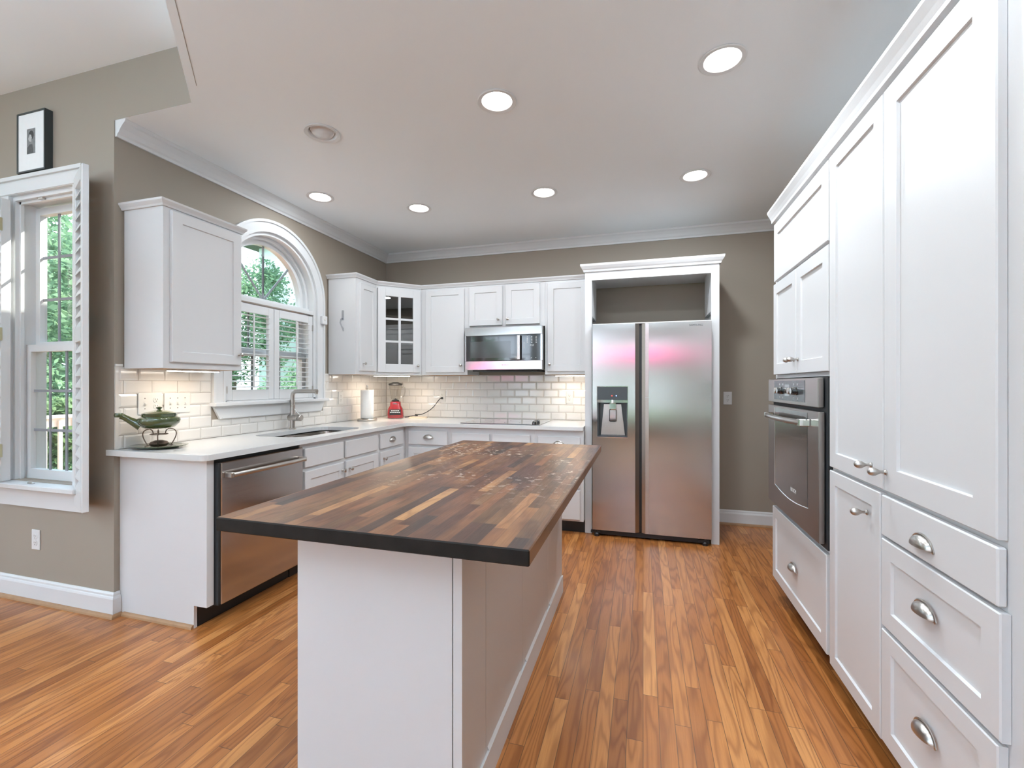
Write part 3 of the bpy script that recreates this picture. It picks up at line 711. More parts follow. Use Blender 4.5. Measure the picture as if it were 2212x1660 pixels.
lowcab('white sink base cabinet with two false fronts above two doors', TL, 2.44, 3.34, .6, [
    ('flat', 2.468, 2.868, .716, .842, None, 0, 0), ('flat', 2.896, 3.315, .716, .842, None, 0, 0),
    ('door', 2.468, 2.868, .128, .690, 'knob', 2.848, .632), ('door', 2.896, 3.315, .128, .690, 'knob', 2.935, .632)], body=sinkbody)
lowcab('narrow white base cabinet with drawer and door left of the inside corner', TL, 3.34, 3.80, .6, [
    ('drawer', 3.362, 3.735, .716, .842, 'pull', 3.545, .785), ('door', 3.362, 3.735, .128, .690, 'knob', 3.405, .632)])
YC = 3.80; TK = FR((0, YC, 0), (1, 0, 0), (0, -1, 0))
lowcab('white corner base cabinet with one drawer, left of the cooktop cabinet', TK, -2.149, -1.69, .655, [
    ('drawer', -2.108, -1.712, .708, .836, 'pull', -1.90, .782), ('door', -2.108, -1.712, .128, .682, None, 0, 0)])
lowcab('white base cabinet with false fronts beneath the cooktop', TK, -1.69, -.895, .655, [
    ('flat', -1.668, -1.305, .708, .826, None, 0, 0), ('flat', -1.282, -.935, .708, .826, None, 0, 0),
    ('door', -1.668, -1.305, .128, .682, 'knob', -1.34, .62), ('door', -1.282, -.935, .128, .682, 'knob', -1.25, .62)])
lowcab('white three-drawer base cabinet beside the refrigerator surround', TK, -.895, -.478, .655, [
    ('drawer', -.868, -.505, .700, .822, 'pull', -.686, .765), ('drawer', -.868, -.505, .394, .675, 'pull', -.686, .55), ('drawer', -.868, -.505, .128, .376, 'pull', -.686, .26)])

# countertop: L with undermount sink cutout
def rrect(x0, x1, y0, y1, r, n=5):
    out = []
    for cx, cy, a in ((x1 - r, y1 - r, 0), (x0 + r, y1 - r, PI / 2), (x0 + r, y0 + r, PI), (x1 - r, y0 + r, 1.5 * PI)):
        out += [(cx + r * math.cos(a + PI / 2 * k / n), cy + r * math.sin(a + PI / 2 * k / n)) for k in range(n + 1)]
    return out
SX0, SX1, SY0, SY1 = -2.62, -2.215, 2.50, 3.24
def arcp(cx, cy, r, a0, a1, n=6): return [(cx + r * math.cos(R(a0 + (a1 - a0) * k / n)), cy + r * math.sin(R(a0 + (a1 - a0) * k / n))) for k in range(n + 1)]
outer = [(XL + .001, YB - .001), (XL + .001, 1.762), (XL - .035, 1.757), (XL - .035, 1.742)] + arcp(-2.145, 1.777, .035, -90, 0) + arcp(-2.04, 3.69, .07, 180, 90) + [(-.479, 3.76), (-.479, YB - .001)]
m = MB().sheet(outer, [rrect(SX0, SX1, SY0, SY1, .09)], CT - .031, CT, 'xy')
ct = part('countertop', m, 'quartz', loc=(-2.4, 3.0, CT - .031)); tag(ct, 'white quartz L-shaped countertop with rounded front corner', 'countertop')
bv = ct.modifiers.new('edge', 'BEVEL'); bv.width = .004; bv.segments = 2; bv.limit_method = 'ANGLE'; bv.angle_limit = R(50)
# sink
t_ = thing('kitchen_sink', 'double bowl stainless undermount sink below the arched window', 'sink', ((SX0 + SX1) / 2, 2.87, CT - .2))
def bowl(y0, y1, dz):
    m = MB(); loops = [(rrect(SX0 - .012, SX1 + .012, y0, y1, .08, 6), CT - .034), (rrect(SX0 + .004, SX1 - .004, y0 + .01, y1 - .01, .075, 6), CT - .040), (rrect(SX0 + .015, SX1 - .015, y0 + .02, y1 - .02, .07, 6), CT - dz + .03), (rrect(SX0 + .05, SX1 - .05, y0 + .055, y1 - .055, .05, 6), CT - dz)]
    vs = [(x, y, z) for lp, z in loops for x, y in lp]; n = len(loops[0][0])
    fs = [(k * n + i, k * n + (i + 1) % n, (k + 1) * n + (i + 1) % n, (k + 1) * n + i) for k in range(3) for i in range(n)] + [tuple(3 * n + i for i in range(n))]
    m.add(vs, fs, True); return m
b1 = part('bowl', bowl(SY0 - .012, 2.863, .19), 'sinksteel', t_); b2 = part('bowl', bowl(2.877, SY1 + .012, .19), 'sinksteel', t_)
part('divider', MB().box(SX0 + .03, SX1 - .03, 2.858, 2.882, CT - .15, CT - .0345, bev=.003), 'sinksteel', t_)
for bb, yy in ((b1, 2.68), (b2, 3.06)): part('drain', MB().lathe([(.045, CT - .1895), (.045, CT - .187), (.03, CT - .1885), (.0001, CT - .189)], (-2.42, yy, 0), 'z', 24), 'chrome', bb)
# faucet
fx_, fy_ = -2.688, 2.975
t_ = thing('kitchen_faucet', 'brushed nickel kitchen faucet with long horizontal spout behind the sink', 'faucet', (fx_, fy_, CT))
m = MB().lathe([(.027, CT), (.027, CT + .005), (.019, CT + .008), (.019, 1.10), (.0165, 1.102), (.0165, 1.14)], (fx_, fy_, 0), 'z', 24); part('post', m, 'nickel', t_)
sp = [(fx_, fy_, 1.135), (fx_, fy_, 1.175)] + [(fx_ + .035 * (1 - math.cos(R(k))), fy_, 1.175 + .035 * math.sin(R(k))) for k in (15, 30, 45, 60, 75, 90)] + [(fx_ + .12, fy_, 1.211), (fx_ + .215, fy_, 1.211)]
m = MB().tube(sp, .0155, 16); part('spout', m, 'nickel', t_)
part('spray_head', MB().tube([(fx_ + .216, fy_, 1.211), (fx_ + .232, fy_, 1.211)], .0175, 16).tube([(fx_ + .226, fy_, 1.205), (fx_ + .226, fy_, 1.188)], .012, 12), 'nickel', t_)
hb = part('handle_body', MB().lathe([(.0001, -.035), (.022, -.034), (.026, -.028), (.026, .052), (.024, .056), (.0001, .057)], (fx_, fy_, 1.0), 'x', 22), 'nickel', t_)
part('lever', MB().lathe([(.024, .059), (.026, .062), (.026, .082), (.022, .086), (.0001, .087)], (fx_, fy_, 1.0), 'x', 22).tube([(fx_ + .072, fy_, 1.02), (fx_ + .03, fy_ - .01, 1.07)], .004, 8), 'nickel', hb)

# ------------------------------------------------------------------ wall plates
def plate(lb, T, a, c, gangs, cat='outlet', name='wall_outlet', pitch=.046, hh=.116, mat='plate', group=None, b=.0085):
    n = len(gangs); wdt = .07 + pitch * (n - 1)
    t_ = thing(name, lb, cat, tuple(T @ Vector((a, b, c))), 0, group)
    part('cover_plate', MB(T).box(a - wdt / 2, a + wdt / 2, b, b + .006, c - hh / 2, c + hh / 2, bev=.0022), mat, t_)
    for i, g in enumerate(gangs):
        x = a - pitch * (n - 1) / 2 + pitch * i; m = MB(T)
        if g == 't':
            m.box(x - .005, x + .005, b + .006, b + .0075, c - .012, c + .012); m.box(x - .004, x + .004, b + .0065, b + .017, c - .008, c + .003, bev=.001); part('toggle', m, mat, t_)
            [part('screw', MB(T).lathe([(.003, b + .006), (.003, b + .0068)], (x, 0, c + dz), 'y', 8), 'slot', t_) for dz in (.03, -.03)]
        else:
            for dz in (.019, -.019):
                q = part('socket', MB(T).lathe([(.0165, b + .0055), (.0165, b + .008), (.015, b + .0085)], (x, 0, c + dz), 'y', 18), mat, t_)
                part('slots', MB(T).box(x - .008, x - .0055, b + .0084, b + .0088, c + dz, c + dz + .009).box(x + .0055, x + .008, b + .0084, b + .0088, c + dz, c + dz + .008).lathe([(.0028, b + .0084), (.0028, b + .0088)], (x, 0, c + dz - .007), 'y', 8), 'slot', q)
    return t_
plate('ivory plate with one toggle switch and a duplex outlet above the green pot', FL, 1.940, 1.155, ['t', 'o'], 'outlet', pitch=.062, hh=.125)
plate('ivory triple toggle switch plate on the tile left of the arched window', FL, 2.100, 1.152, ['t', 't', 't'], 'switch', 'light_switch', pitch=.046, hh=.122)
plate('white duplex outlet on tile between the arched window and the paper towels', FL, 3.668, 1.135, ['o'])
plate('white duplex outlet on tile with the black blender plug in it', FB, -2.075, 1.135, ['o'])
plate('white duplex outlet on tile left of the refrigerator surround', FB, -.70, 1.135, ['o'])
FBW = FR((0, YB, 0), (1, 0, 0), (0, -1, 0))
plate('white duplex outlet on the taupe wall right of the refrigerator', FBW, .735, 1.14, ['o'], b=.0005, mat='trim')
FW = FR((0, YW, 0), (1, 0, 0), (0, -1, 0))
plate('white duplex outlet low on the wall under the tall window', FW, -3.40, .36, ['o'], b=.0005, mat='trim')

# ------------------------------------------------------------------ things on the counter
# oval tray, warmer stand, pot
tx, ty = -2.612, 1.885
m = MB(); 
def oval(sx, sy, z, n=40, rot=R(20)):
    return [(tx + sx * math.cos(2 * PI * k / n) * math.cos(rot) - sy * math.sin(2 * PI * k / n) * math.sin(rot), ty + sx * math.cos(2 * PI * k / n) * math.sin(rot) + sy * math.sin(2 * PI * k / n) * math.cos(rot), z) for k in range(n)]
L_ = [oval(.085, .07, CT + .001), oval(.10, .085, CT + .004), oval(.142, .105, CT + .014), oval(.144, .107, CT + .017), oval(.138, .101, CT + .018), oval(.10, .083, CT + .009), oval(.085, .07, CT + .007)]
n = 40; vs = [v for l in L_ for v in l]
m.add(vs, [(k * n + i, k * n + (i + 1) % n, (k + 1) * n + (i + 1) % n, (k + 1) * n + i) for k in range(6) for i in range(n)] + [tuple(range(n)), tuple(6 * n + i for i in range(n))], True)
o = part('oval_tray', m, 'green', loc=(tx, ty, CT)); tag(o, 'green glazed oval tray under the pot warmer', 'tray')
t_ = thing('pot_warmer', 'bronze wire warmer stand with burner cup on the green tray', 'warmer stand', (tx, ty, CT + .008))
m = MB()
for k in range(3):
    a = R(200 + 120 * k); ca, sa = math.cos(a), math.sin(a); pts = []
    for j in range(15):
        q = j / 14; rr_ = .060 + .040 * math.sin(PI * min(1, q * 1.15)) ** 1 - (.03 * q); z = CT + .012 + .094 * math.sin(PI * .62 * q) / math.sin(PI * .5)
        if q > .8: z = CT + .012 + .094 * math.sin(PI * .5) - (q - .8) * .16
        pts.append((tx + rr_ * ca, ty + rr_ * sa, z))
    m.tube(pts, .0028, 8)
m.tube([(tx + .040 * math.cos(2 * PI * k / 28), ty + .040 * math.sin(2 * PI * k / 28), CT + .078) for k in range(28)], .0028, 8, closed=True)
m.tube([(tx + .062 * math.cos(2 * PI * k / 28), ty + .062 * math.sin(2 * PI * k / 28), CT + .012) for k in range(28)], .0025, 8, closed=True)
part('wire_frame', m, 'bronze', t_)
part('burner', MB().lathe([(.030, CT + .0085), (.042, CT + .016), (.046, CT + .026), (.038, CT + .036), (.024, CT + .041), (.018, CT + .044), (.0001, CT + .044)], (tx, ty, 0), 'z', 28), 'bronze', t_)
px_, py_ = tx - .0, ty + .0; Z0 = CT + .112
t_ = thing('lidded_pot', 'green glazed lidded pot with tapering handle on the wire warmer', 'pot', (px_, py_, Z0))
m = MB().lathe([(.055, Z0), (.075, Z0 + .006), (.094, Z0 + .028), (.099, Z0 + .045), (.094, Z0 + .058), (.080, Z0 + .066), (.083, Z0 + .078), (.079, Z0 + .078), (.075, Z0 + .066), (.088, Z0 + .045), (.07, Z0 + .01), (.0001, Z0 + .008)], (px_, py_, 0), 'z', 40)
pt = part('pot_body', m, 'green', t_)
m = MB().lathe([(.078, Z0 + .0785), (.079, Z0 + .083), (.062, Z0 + .090), (.035, Z0 + .097), (.010, Z0 + .101), (.007, Z0 + .106), (.014, Z0 + .111), (.015, Z0 + .115), (.008, Z0 + .119), (.0001, Z0 + .120)], (px_, py_, 0), 'z', 36)
part('lid', m, 'green', t_)
hd = Vector((-.62, -.785, 0)); h0 = Vector((px_, py_, 0))
m = MB().tube([tuple(h0 + hd * .078 + Vector((0, 0, Z0 + .018))), tuple(h0 + hd * .098 + Vector((0, 0, Z0 + .030))), tuple(h0 + hd * .125 + Vector((0, 0, Z0 + .048))), tuple(h0 + hd * .15 + Vector((0, 0, Z0 + .066))), tuple(h0 + hd * .162 + Vector((0, 0, Z0 + .074)))], [.030, .024, .018, .0155, .017], 16)
m.lathe([(.0001, Z0 + .064), (.018, Z0 + .068), (.021, Z0 + .079), (.017, Z0 + .090), (.0001, Z0 + .092)], tuple(h0 + hd * .172), 'z', 18)
part('handle', m, 'green', t_)
# paper towel
qx, qy = -2.60, 3.86
t_ = thing('paper_towel_holder', 'steel paper towel stand with round base', 'paper towel holder', (qx, qy, CT))
part('base', MB().lathe([(.092, CT), (.094, CT + .004), (.094, CT + .016), (.088, CT + .021), (.0001, CT + .022)], (qx, qy, 0), 'z', 40), 'nickel', t_)
part('rod', MB().lathe([(.006, CT + .02), (.006, CT + .315), (.012, CT + .318), (.012, CT + .322), (.006, CT + .325), (.009, CT + .338), (.006, CT + .35), (.0001, CT + .352)], (qx, qy, 0), 'z', 16), 'nickel', t_)
t_ = thing('paper_towel_roll', 'white paper towel roll on the steel stand', 'paper towel', (qx, qy, CT + .022))
part('roll', MB().lathe([(.020, CT + .023), (.058, CT + .023), (.061, CT + .028), (.061, CT + .296), (.058, CT + .300), (.020, CT + .300), (.020, CT + .023)], (qx, qy, 0), 'z', 40, cap=False), 'paper', t_)
# blender
bx_, by_ = -2.50, 4.22
t_ = thing('countertop_blender', 'red blender with glass jar and black lid in the counter corner', 'blender', (bx_, by_, CT))
rot = Matrix.Translation((bx_, by_, 0)) @ Matrix.Rotation(R(28), 4, 'Z')
m = MB(rot); secs = [(.080, .085, CT + .006), (.084, .088, CT + .012), (.084, .088, CT + .055), (.078, .082, CT + .10), (.058, .060, CT + .135), (.054, .056, CT + .172), (.050, .052, CT + .176)]
def ssq(sx, sy, z, n=32, e=.55):
    o = []
    for k in range(n):
        a = 2 * PI * k / n; c_, s__ = math.cos(a), math.sin(a)
        o.append((sx * math.copysign(abs(c_) ** e, c_), sy * math.copysign(abs(s__) ** e, s__), z))
    return o
vs = [v for s__ in secs for v in ssq(*s__)]; n = 32
m.add(vs, [(k * n + i, k * n + (i + 1) % n, (k + 1) * n + (i + 1) % n, (k + 1) * n + i) for k in range(6) for i in range(n)] + [tuple(range(n)), tuple(6 * n + i for i in range(n))], True)
bb = part('base', m, 'red', t_)
m = MB(rot); m.box(-.056, .056, -.0905, -.086, CT + .040, CT + .098, bev=.002); cpn = part('control_panel', m, 'black', bb)
m = MB(rot)
for k in range(5): m.box(-.050 + .021 * k, -.034 + .021 * k, -.0925, -.0906, CT + .063, CT + .071)
for k in range(4): m.box(-.040 + .021 * k, -.024 + .021 * k, -.0925, -.0906, CT + .080, CT + .088)
part('buttons', m, 'trim', cpn)
part('badge', MB(rot).box(-.02, .02, -.0595, -.0565, CT + .150, CT + .158), 'chrome', bb)
m = MB(rot); J = CT + .182
m.lathe([(.040, J - .005), (.046, J), (.048, J + .02), (.060, J + .12), (.066, J + .165), (.064, J + .165), (.058, J + .12), (.045, J + .02), (.0001, J + .012)], (0, 0, 0), 'z', 12)
m.tube([(.062, 0, J + .145), (.095, 0, J + .14), (.098, 0, J + .10), (.085, 0, J + .05), (.055, 0, J + .04)], .007, 8)
jr = part('jar', m, 'jar', t_)
part('blade', MB(rot).box(-.022, .022, -.006, .006, J + .020, J + .023).lathe([(.038, J - .006), (.038, J + .010), (.012, J + .014), (.006, J + .026), (.0001, J + .028)], (0, 0, 0), 'z', 16), 'black', jr)
part('lid', MB(rot).lathe([(.067, J + .163), (.072, J + .168), (.070, J + .182), (.045, J + .188), (.028, J + .196), (.0001, J + .197)], (0, 0, 0), 'z', 28), 'black', t_)
cd = [(-2.43, 4.29, CT + .006), (-2.36, 4.34, CT + .02), (-2.30, 4.33, CT + .024), (-2.345, 4.36, CT + .03), (-2.325, 4.335, CT + .034), (-2.27, 4.37, CT + .038), (-2.20, 4.395, CT + .075), (-2.15, 4.41, CT + .12), (-2.11, 4.42, CT + .175), (-2.085, 4.43, CT + .205), (-2.075, 4.445, 1.117)]
def smooth(pts, k=6):
    P = [Vector(p) for p in pts]; out = []
    for i in range(len(P) - 1):
        p0, p1, p2, p3 = P[max(i - 1, 0)], P[i], P[i + 1], P[min(i + 2, len(P) - 1)]
        for j in range(k):
            t = j / k; out.append(.5 * ((2 * p1) + (p2 - p0) * t + (2 * p0 - 5 * p1 + 4 * p2 - p3) * t * t + (-p0 + 3 * p1 - 3 * p2 + p3) * t ** 3))
    return out + [P[-1]]
cdo = part('power_cord', MB().tube(smooth(cd), .0044, 8), 'black', t_)
part('plug', MB().tube([(-2.075, 4.438, 1.117), (-2.075, 4.463, 1.117)], [.010, .014], 14), 'black', cdo)
# cream spoon rest
t_ = thing('spoon_rest', 'small cream dish lying beside the red blender under its cord', 'dish', (-2.28, 4.30, CT))
m = MB(FR((-2.31, 4.30, 0), (1, .12, 0), (-.12, 1, 0)))
m.T = Matrix.Translation((-2.28, 4.30, 0)) @ Matrix.Rotation(R(10), 4, 'Z')
pr = rrect(-.095, .095, -.045, .045, .03); m.prism(pr, CT + .0005, CT + .010); m.prism(rrect(-.09, .09, -.04, .04, .028), CT + .010, CT + .014)
part('plate', m, 'cream', t_)
# hook on the side of the narrow wall cabinet
t_ = thing('utility_hook', 'clear plastic hook stuck to the side of the narrow wall cabinet', 'hook', (-2.60, 3.49, 1.80))
m = MB().box(-2.614, -2.592, 3.486, 3.4915, 1.845, 1.935, bev=.004); part('back_plate', m, 'clear', t_)
m = MB().tube([(-2.603, 3.486, 1.86), (-2.605, 3.468, 1.85), (-2.61, 3.462, 1.82), (-2.603, 3.470, 1.79), (-2.597, 3.482, 1.77), (-2.595, 3.485, 1.745)], [.007, .008, .006, .006, .009, .004], 10); part('hook_arm', m, 'clear', t_)

# ------------------------------------------------------------------ cooktop
t_ = thing('cooktop', 'black glass electric cooktop set into the white counter', 'cooktop', (-1.23, 4.09, CT))
m = MB().box(-1.605, -.862, 3.835, 4.335, CT + .0005, CT + .006, bev=.001); gl = part('glass_top', m, 'blackglass', t_)
m = MB()
for x, y, r_ in ((-1.44, 3.97, .09), (-1.42, 4.21, .075), (-1.15, 3.97, .075), (-1.13, 4.20, .105)):
    m.lathe([(r_, CT + .0061), (r_ - .003, CT + .0064), (r_ - .006, CT + .0061)], (x, y, 0), 'z', 40, cap=False)
part('burner_rings', m, 'slate', gl)
for k in range(4):
    part('knob', MB().lathe([(.021, CT + .0062), (.021, CT + .014), (.018, CT + .026), (.0001, CT + .028)], (-.925 - (k % 2) * .012, 3.90 + .062 * k, 0), 'z', 22).box(-.928 - (k % 2) * .012, -.922 - (k % 2) * .012, 3.88 + .062 * k, 3.92 + .062 * k, CT + .026, CT + .034), 'blackglass', t_)

# ------------------------------------------------------------------ microwave
t_ = thing('microwave', 'stainless over-the-range microwave below the short wall cabinet', 'microwave', (-1.26, 4.2, 1.39))
x0, x1, yf, z0, z1 = -1.645, -.886, 4.045, 1.402, 1.808
part('body', MB().box(x0, x1, yf + .03, YB - .012, z0 + .004, z1), 'ovsteel', t_)
part('vent_base', MB().box(x0 + .06, x1 - .06, yf + .05, YB - .03, z0 - .012, z0 + .003), 'dark', t_)
m = MB().box(x0, x1, yf, yf + .029, 1.728, z1, bev=.004); part('top_rail', m, 'steel2', t_, uv=True)
m = MB().box(x0, x1, yf, yf + .029, z0, 1.488, bev=.004); m.box(x1 - .016, x1, yf + .001, yf + .029, 1.488, 1.728); m.box(x0, x0 + .012, yf + .001, yf + .029, 1.488, 1.728); lr = part('lower_rail', m, 'steel2', t_, uv=True)
text('logo', 'BOSCH', .020, FR((-1.24, yf - .0003, 1.448), (1, 0, 0), (0, -1, 0)), 'logo', lr)
dr = part('door', MB().box(x0 + .013, -1.125, yf + .003, yf + .028, 1.489, 1.727), 'blackglass', t_)
part('window_mesh', MB().box(x0 + .055, -1.19, yf + .0022, yf + .003, 1.515, 1.672), 'meshglass', dr)
part('handle', MB().box(-1.118, -1.088, yf - .032, yf - .02, 1.495, 1.722, bev=.003).box(-1.110, -1.096, yf - .021, yf + .003, 1.51, 1.52).box(-1.110, -1.096, yf - .021, yf + .003, 1.70, 1.71), 'nickel', dr)
cp_ = part('control_panel', MB().box(-1.124, x1 - .017, yf + .003, yf + .028, 1.489, 1.727), 'blackglass', t_)
m = MB()
for i in range(3):
    for j in range(5): m.box(-1.032 + i * .042, -1.022 + i * .042, yf + .0020, yf + .003, 1.650 + j * .0135, 1.655 + j * .0135)
for i in range(3): m.box(-1.034 + i * .042, -1.027 + i * .042, yf + .0020, yf + .003, 1.508, 1.513)
m.box(-1.060, -1.057, yf + .0020, yf + .003, 1.60, 1.66)
part('keypad_marks', m, 'print', cp_)
text('display', '4:55', .022, FR((-.985, yf + .0025, 1.628), (1, 0, 0), (0, -1, 0)), 'print', cp_)

# ------------------------------------------------------------------ refrigerator surround and refrigerator
YS = 3.875
t_ = thing('refrigerator_surround', 'tall white surround with open niche above the refrigerator', 'cabinet surround', (.05, 4.17, 0))
m = MB(); m.box(-.476, -.418, YS, YS + .022, 0, 2.236); m.box(.518, .578, YS, YS + .022, 0, 2.236); m.box(-.418, .518, YS, YS + .022, 2.150, 2.236); part('face_frame', m, 'cab', t_)
part('side_panel', MB().box(-.476, -.445, YS + .0221, YB - .001, 0, 2.22).box(-.445, -.419, YS + .0221, YB - .2, 1.85, 2.2), 'cab', t_)
part('side_panel', MB().box(.545, .578, YS + .0221, YB - .001, 0, 2.22).box(.519, .545, YS + .0221, YB - .2, 1.85, 2.2), 'cab', t_)
part('top_panel', MB().box(-.444, .544, YS + .0221, YB - .001, 2.2005, 2.22), 'cab', t_)
part('crown', MB().sweep([(0, 2.2205), (.010, 2.2205), (.014, 2.236), (.022, 2.246), (.034, 2.266), (.036, 2.284), (0, 2.284)], [(-.477, YB - .03), (-.477, YS - .001), (.579, YS - .001), (.579, YB - .03)]).box(-.477, .579, YS - .001, YB - .03, 2.2365, 2.28), 'cab', t_)
t_ = thing('refrigerator', 'large stainless side-by-side refrigerator with water dispenser', 'refrigerator', (.055, 4.1, 0))
fx0, fx1, FY = -.406, .513, 3.81; fz0, fz1 = .055, 1.762
part('body', MB().box(fx0 + .006, fx1 - .006, FY + .075, 4.44, .05, 1.745), 'slate', t_)
# left door with dispenser opening
m = MB(); hole = [(-.366, .83), (-.122, .83), (-.122, 1.245), (-.366, 1.245)]
m.sheet([(fx0, fz0), (-.062, fz0), (-.062, fz1), (fx0, fz1)], [hole], FY, FY + .06, 'xz')
ld_ = part('door', m, 'steel', t_, uv=True)
part('door_edge', MB().prism([(-.0615, FY + .002), (-.030, FY + .022), (-.030, FY + .06), (-.0615, FY + .06)], fz0, fz1), 'ovsteel', ld_)
m = MB().sheet([(.018, fz0), (fx1, fz0), (fx1, fz1), (.018, fz1)], [], FY, FY + .06, 'xz'); rd_ = part('door', m, 'steel', t_, uv=True)
part('door_trim', MB().box(.0175, .044, FY - .0035, FY + .0, 1.162, fz1 - .002).box(.0175, .044, FY - .0035, FY + .0, fz0 + .002, 1.158), 'nickel', rd_)
part('door_edge', MB().prism([(.0175, FY + .001), (-.010, FY + .018), (-.010, FY + .06), (.0175, FY + .06)], fz0, fz1), 'nickel', rd_)
part('gap_liner', MB().box(-.030, -.0105, FY + .035, FY + .0745, fz0, fz1), 'black', t_)
text('logo', 'SAMSUNG', .022, FR((.40, FY - .0004, 1.732), (1, 0, 0), (0, -1, 0)), 'logo', rd_)
part('top_cap', MB().box(fx0 + .002, fx1 - .002, FY + .005, FY + .2, fz1 + .0005, fz1 + .008), 'print', t_)
dp = part('dispenser', MB().box(-.3655, -.1225, FY - .001, FY + .058, 1.138, 1.2445).box(-.3655, -.355, FY + .004, FY + .058, .831, 1.1375).box(-.133, -.1225, FY + .004, FY + .058, .831, 1.1375).box(-.355, -.133, FY + .05, FY + .058, .831, 1.1375).box(-.355, -.133, FY + .002, FY + .05, .831, .842), 'slate', ld_)
part('frame_trim', MB().box(-.370, -.1185, FY - .003, FY - .0005, 1.2455, 1.2495).box(-.370, -.1185, FY - .003, FY - .0005, .8255, .8295).box(-.370, -.3665, FY - .003, FY - .0005, .8295, 1.2455).box(-.1215, -.118, FY - .003, FY - .0005, .8295, 1.2455).box(-.366, -.122, FY - .004, FY - .0012, 1.115, 1.137), 'chrome', ld_)
part('paddle', MB().prism([(-.315, 1.1), (-.175, 1.1), (-.145, .845), (-.340, .845)], FY + .038, FY + .049, 'xz'), 'nickel', ld_)
part('nozzle', MB().lathe([(.028, 1.137), (.028, 1.112), (.022, 1.108), (.0001, 1.108)], (-.24, FY + .022, 0), 'z', 20).box(-.270, -.212, FY + .005, FY + .018, .955, 1.06, bev=.006).box(-.266, -.216, FY + .012, FY + .03, 1.06, 1.108), 'chrome', ld_)
part('red_light', MB().lathe([(.0045, -.0035), (.0045, -.001)], (-.247, FY, 1.172), 'y', 12), 'ledred', ld_); part('blue_light', MB().lathe([(.0045, -.0035), (.0045, -.001)], (-.212, FY, 1.172), 'y', 12), 'ledblue', ld_)
part('base_grille', MB().box(fx0 + .01, fx1 - .01, FY + .03, FY + .074, .012, .052), 'black', t_)
for x in (fx0 + .035, fx1 - .045): part('foot', MB().lathe([(.022, 0), (.022, .02), (.012, .03), (.012, .05)], (x, FY + .02, 0), 'z', 14).box(x - .05, x + .03, FY + .01, FY + .03, .025, .045), 'black', t_)

# ------------------------------------------------------------------ right tall units
TR = FR((XR + .02, 0, 0), (0, 1, 0), (-1, 0, 0)); UT = 2.235
t_ = thing('pantry_cabinet', 'tall white pantry cabinet with doors and three drawers in the right foreground', 'cabinet', (1.07, 1.69, 0))
part('body', MB().box(XR + .0205, XRW - .002, 1.195, 2.183, .10, UT), 'cab', t_)
part('toe_kick', MB().box(XR + .10, XR + .115, 1.195, 2.183, 0, .10), 'black', t_)
part('crown', MB().sweep([(0, UT + .0), (.022, UT + .0), (.024, UT + .012), (.032, UT + .030), (.046, UT + .056), (.046, UT + .068), (0, UT + .068)], [(XR + .020, 3.055), (XR + .020, 1.195)][::1]), 'cab', t_)
def fd(nm, a0, a1, c0, c1, st=.062, flat=False):
    return part(nm, MB(TR).door(a0, a1, c0, c1, b=.0006, t=.0194, st=st, flat=flat, bev=.004 if flat else .003), 'cab', t_)
d = fd('door', 1.742, 2.180, .924, 2.212); eggknob(TR, 1.818, .992, .02, d)
d = fd('door', 1.252, 1.736, .924, 2.212, .075); eggknob(TR, 1.722, .985, .02, d)
d = fd('door', 1.762, 2.180, .102, .910, .055); eggknob(TR, 1.848, .822, .02, d)
d = fd('drawer', 1.250, 1.754, .776, .908, flat=True); pull(TR, 1.525, .828, .02, d)
d = fd('drawer', 1.242, 1.754, .484, .766, .058); pull(TR, 1.515, .645, .02, d)
d = fd('drawer', 1.250, 1.754, .108, .472, .058); pull(TR, 1.515, .31, .02, d)
t_ = thing('oven_cabinet', 'tall white oven cabinet between the pantry and the back wall', 'cabinet', (1.07, 2.62, 0))
m = MB(); m.box(XR + .0205, XRW - .002, 2.185, 2.20, .10, UT); m.box(XR + .0205, XRW - .002, 3.035, 3.052, .10, UT); m.box(XR + .0205, XRW - .002, 2.20, 3.035, 1.302, UT); m.box(XR + .0205, XRW - .002, 2.20, 3.035, .10, .555); m.box(XRW - .02, XRW - .002, 2.20, 3.035, .555, 1.302)
part('body', m, 'cab', t_)
part('toe_kick', MB().box(XR + .10, XR + .115, 2.185, 3.052, 0, .10), 'black', t_)
fd('door', 2.196, 3.012, 1.872, 2.212, .07)
d = fd('door', 2.196, 2.606, 1.322, 1.858); eggknob(TR, 2.578, 1.392, .02, d)
d = fd('door', 2.614, 3.022, 1.322, 1.858); eggknob(TR, 2.640, 1.392, .02, d)
d = fd('drawer', 2.215, 3.042, .118, .540, .06); pull(TR, 2.655, .318, .02, d)
t_ = thing('wall_oven', 'built-in stainless wall oven with curved handle in the white tall cabinet', 'oven', (.90, 2.62, .56))
part('body', MB().box(XR + .003, 1.25, 2.205, 3.030, .562, 1.298), 'dark', t_)
ox = .722; TO = FR((ox + .022, 0, 0), (0, 1, 0), (-1, 0, 0))
cp_ = part('control_fascia', MB().box(ox, ox + .0248, 2.235, 3.028, 1.165, 1.296, bev=.003), 'ovsteel', t_)
gp = part('control_glass', MB().box(ox - .0012, ox + .0, 2.395, 2.90, 1.182, 1.285), 'slate', cp_)
part('clock_display', MB().box(ox - .0018, ox - .0013, 2.62, 2.70, 1.205, 1.265), 'ovenglass', gp)
for y in (2.79, 2.74, 2.555, 2.505): part('knob', MB().lathe([(.020, ox - .0014), (.020, ox - .006), (.0165, ox - .010), (.0165, ox - .026), (.014, ox - .029), (.0001, ox - .029)], (0, y, 1.233), 'x', 22), 'blackglass' if y in (2.74, 2.505) else 'nickel', gp)
m = MB()
for y in (2.80, 2.74, 2.56, 2.50):
    for z in (1.262, 1.268, 1.198, 1.192): m.box(ox - .0017, ox - .0013, y - .012, y + .004, z, z + .0025)
part('dial_marks', m, 'print', gp)
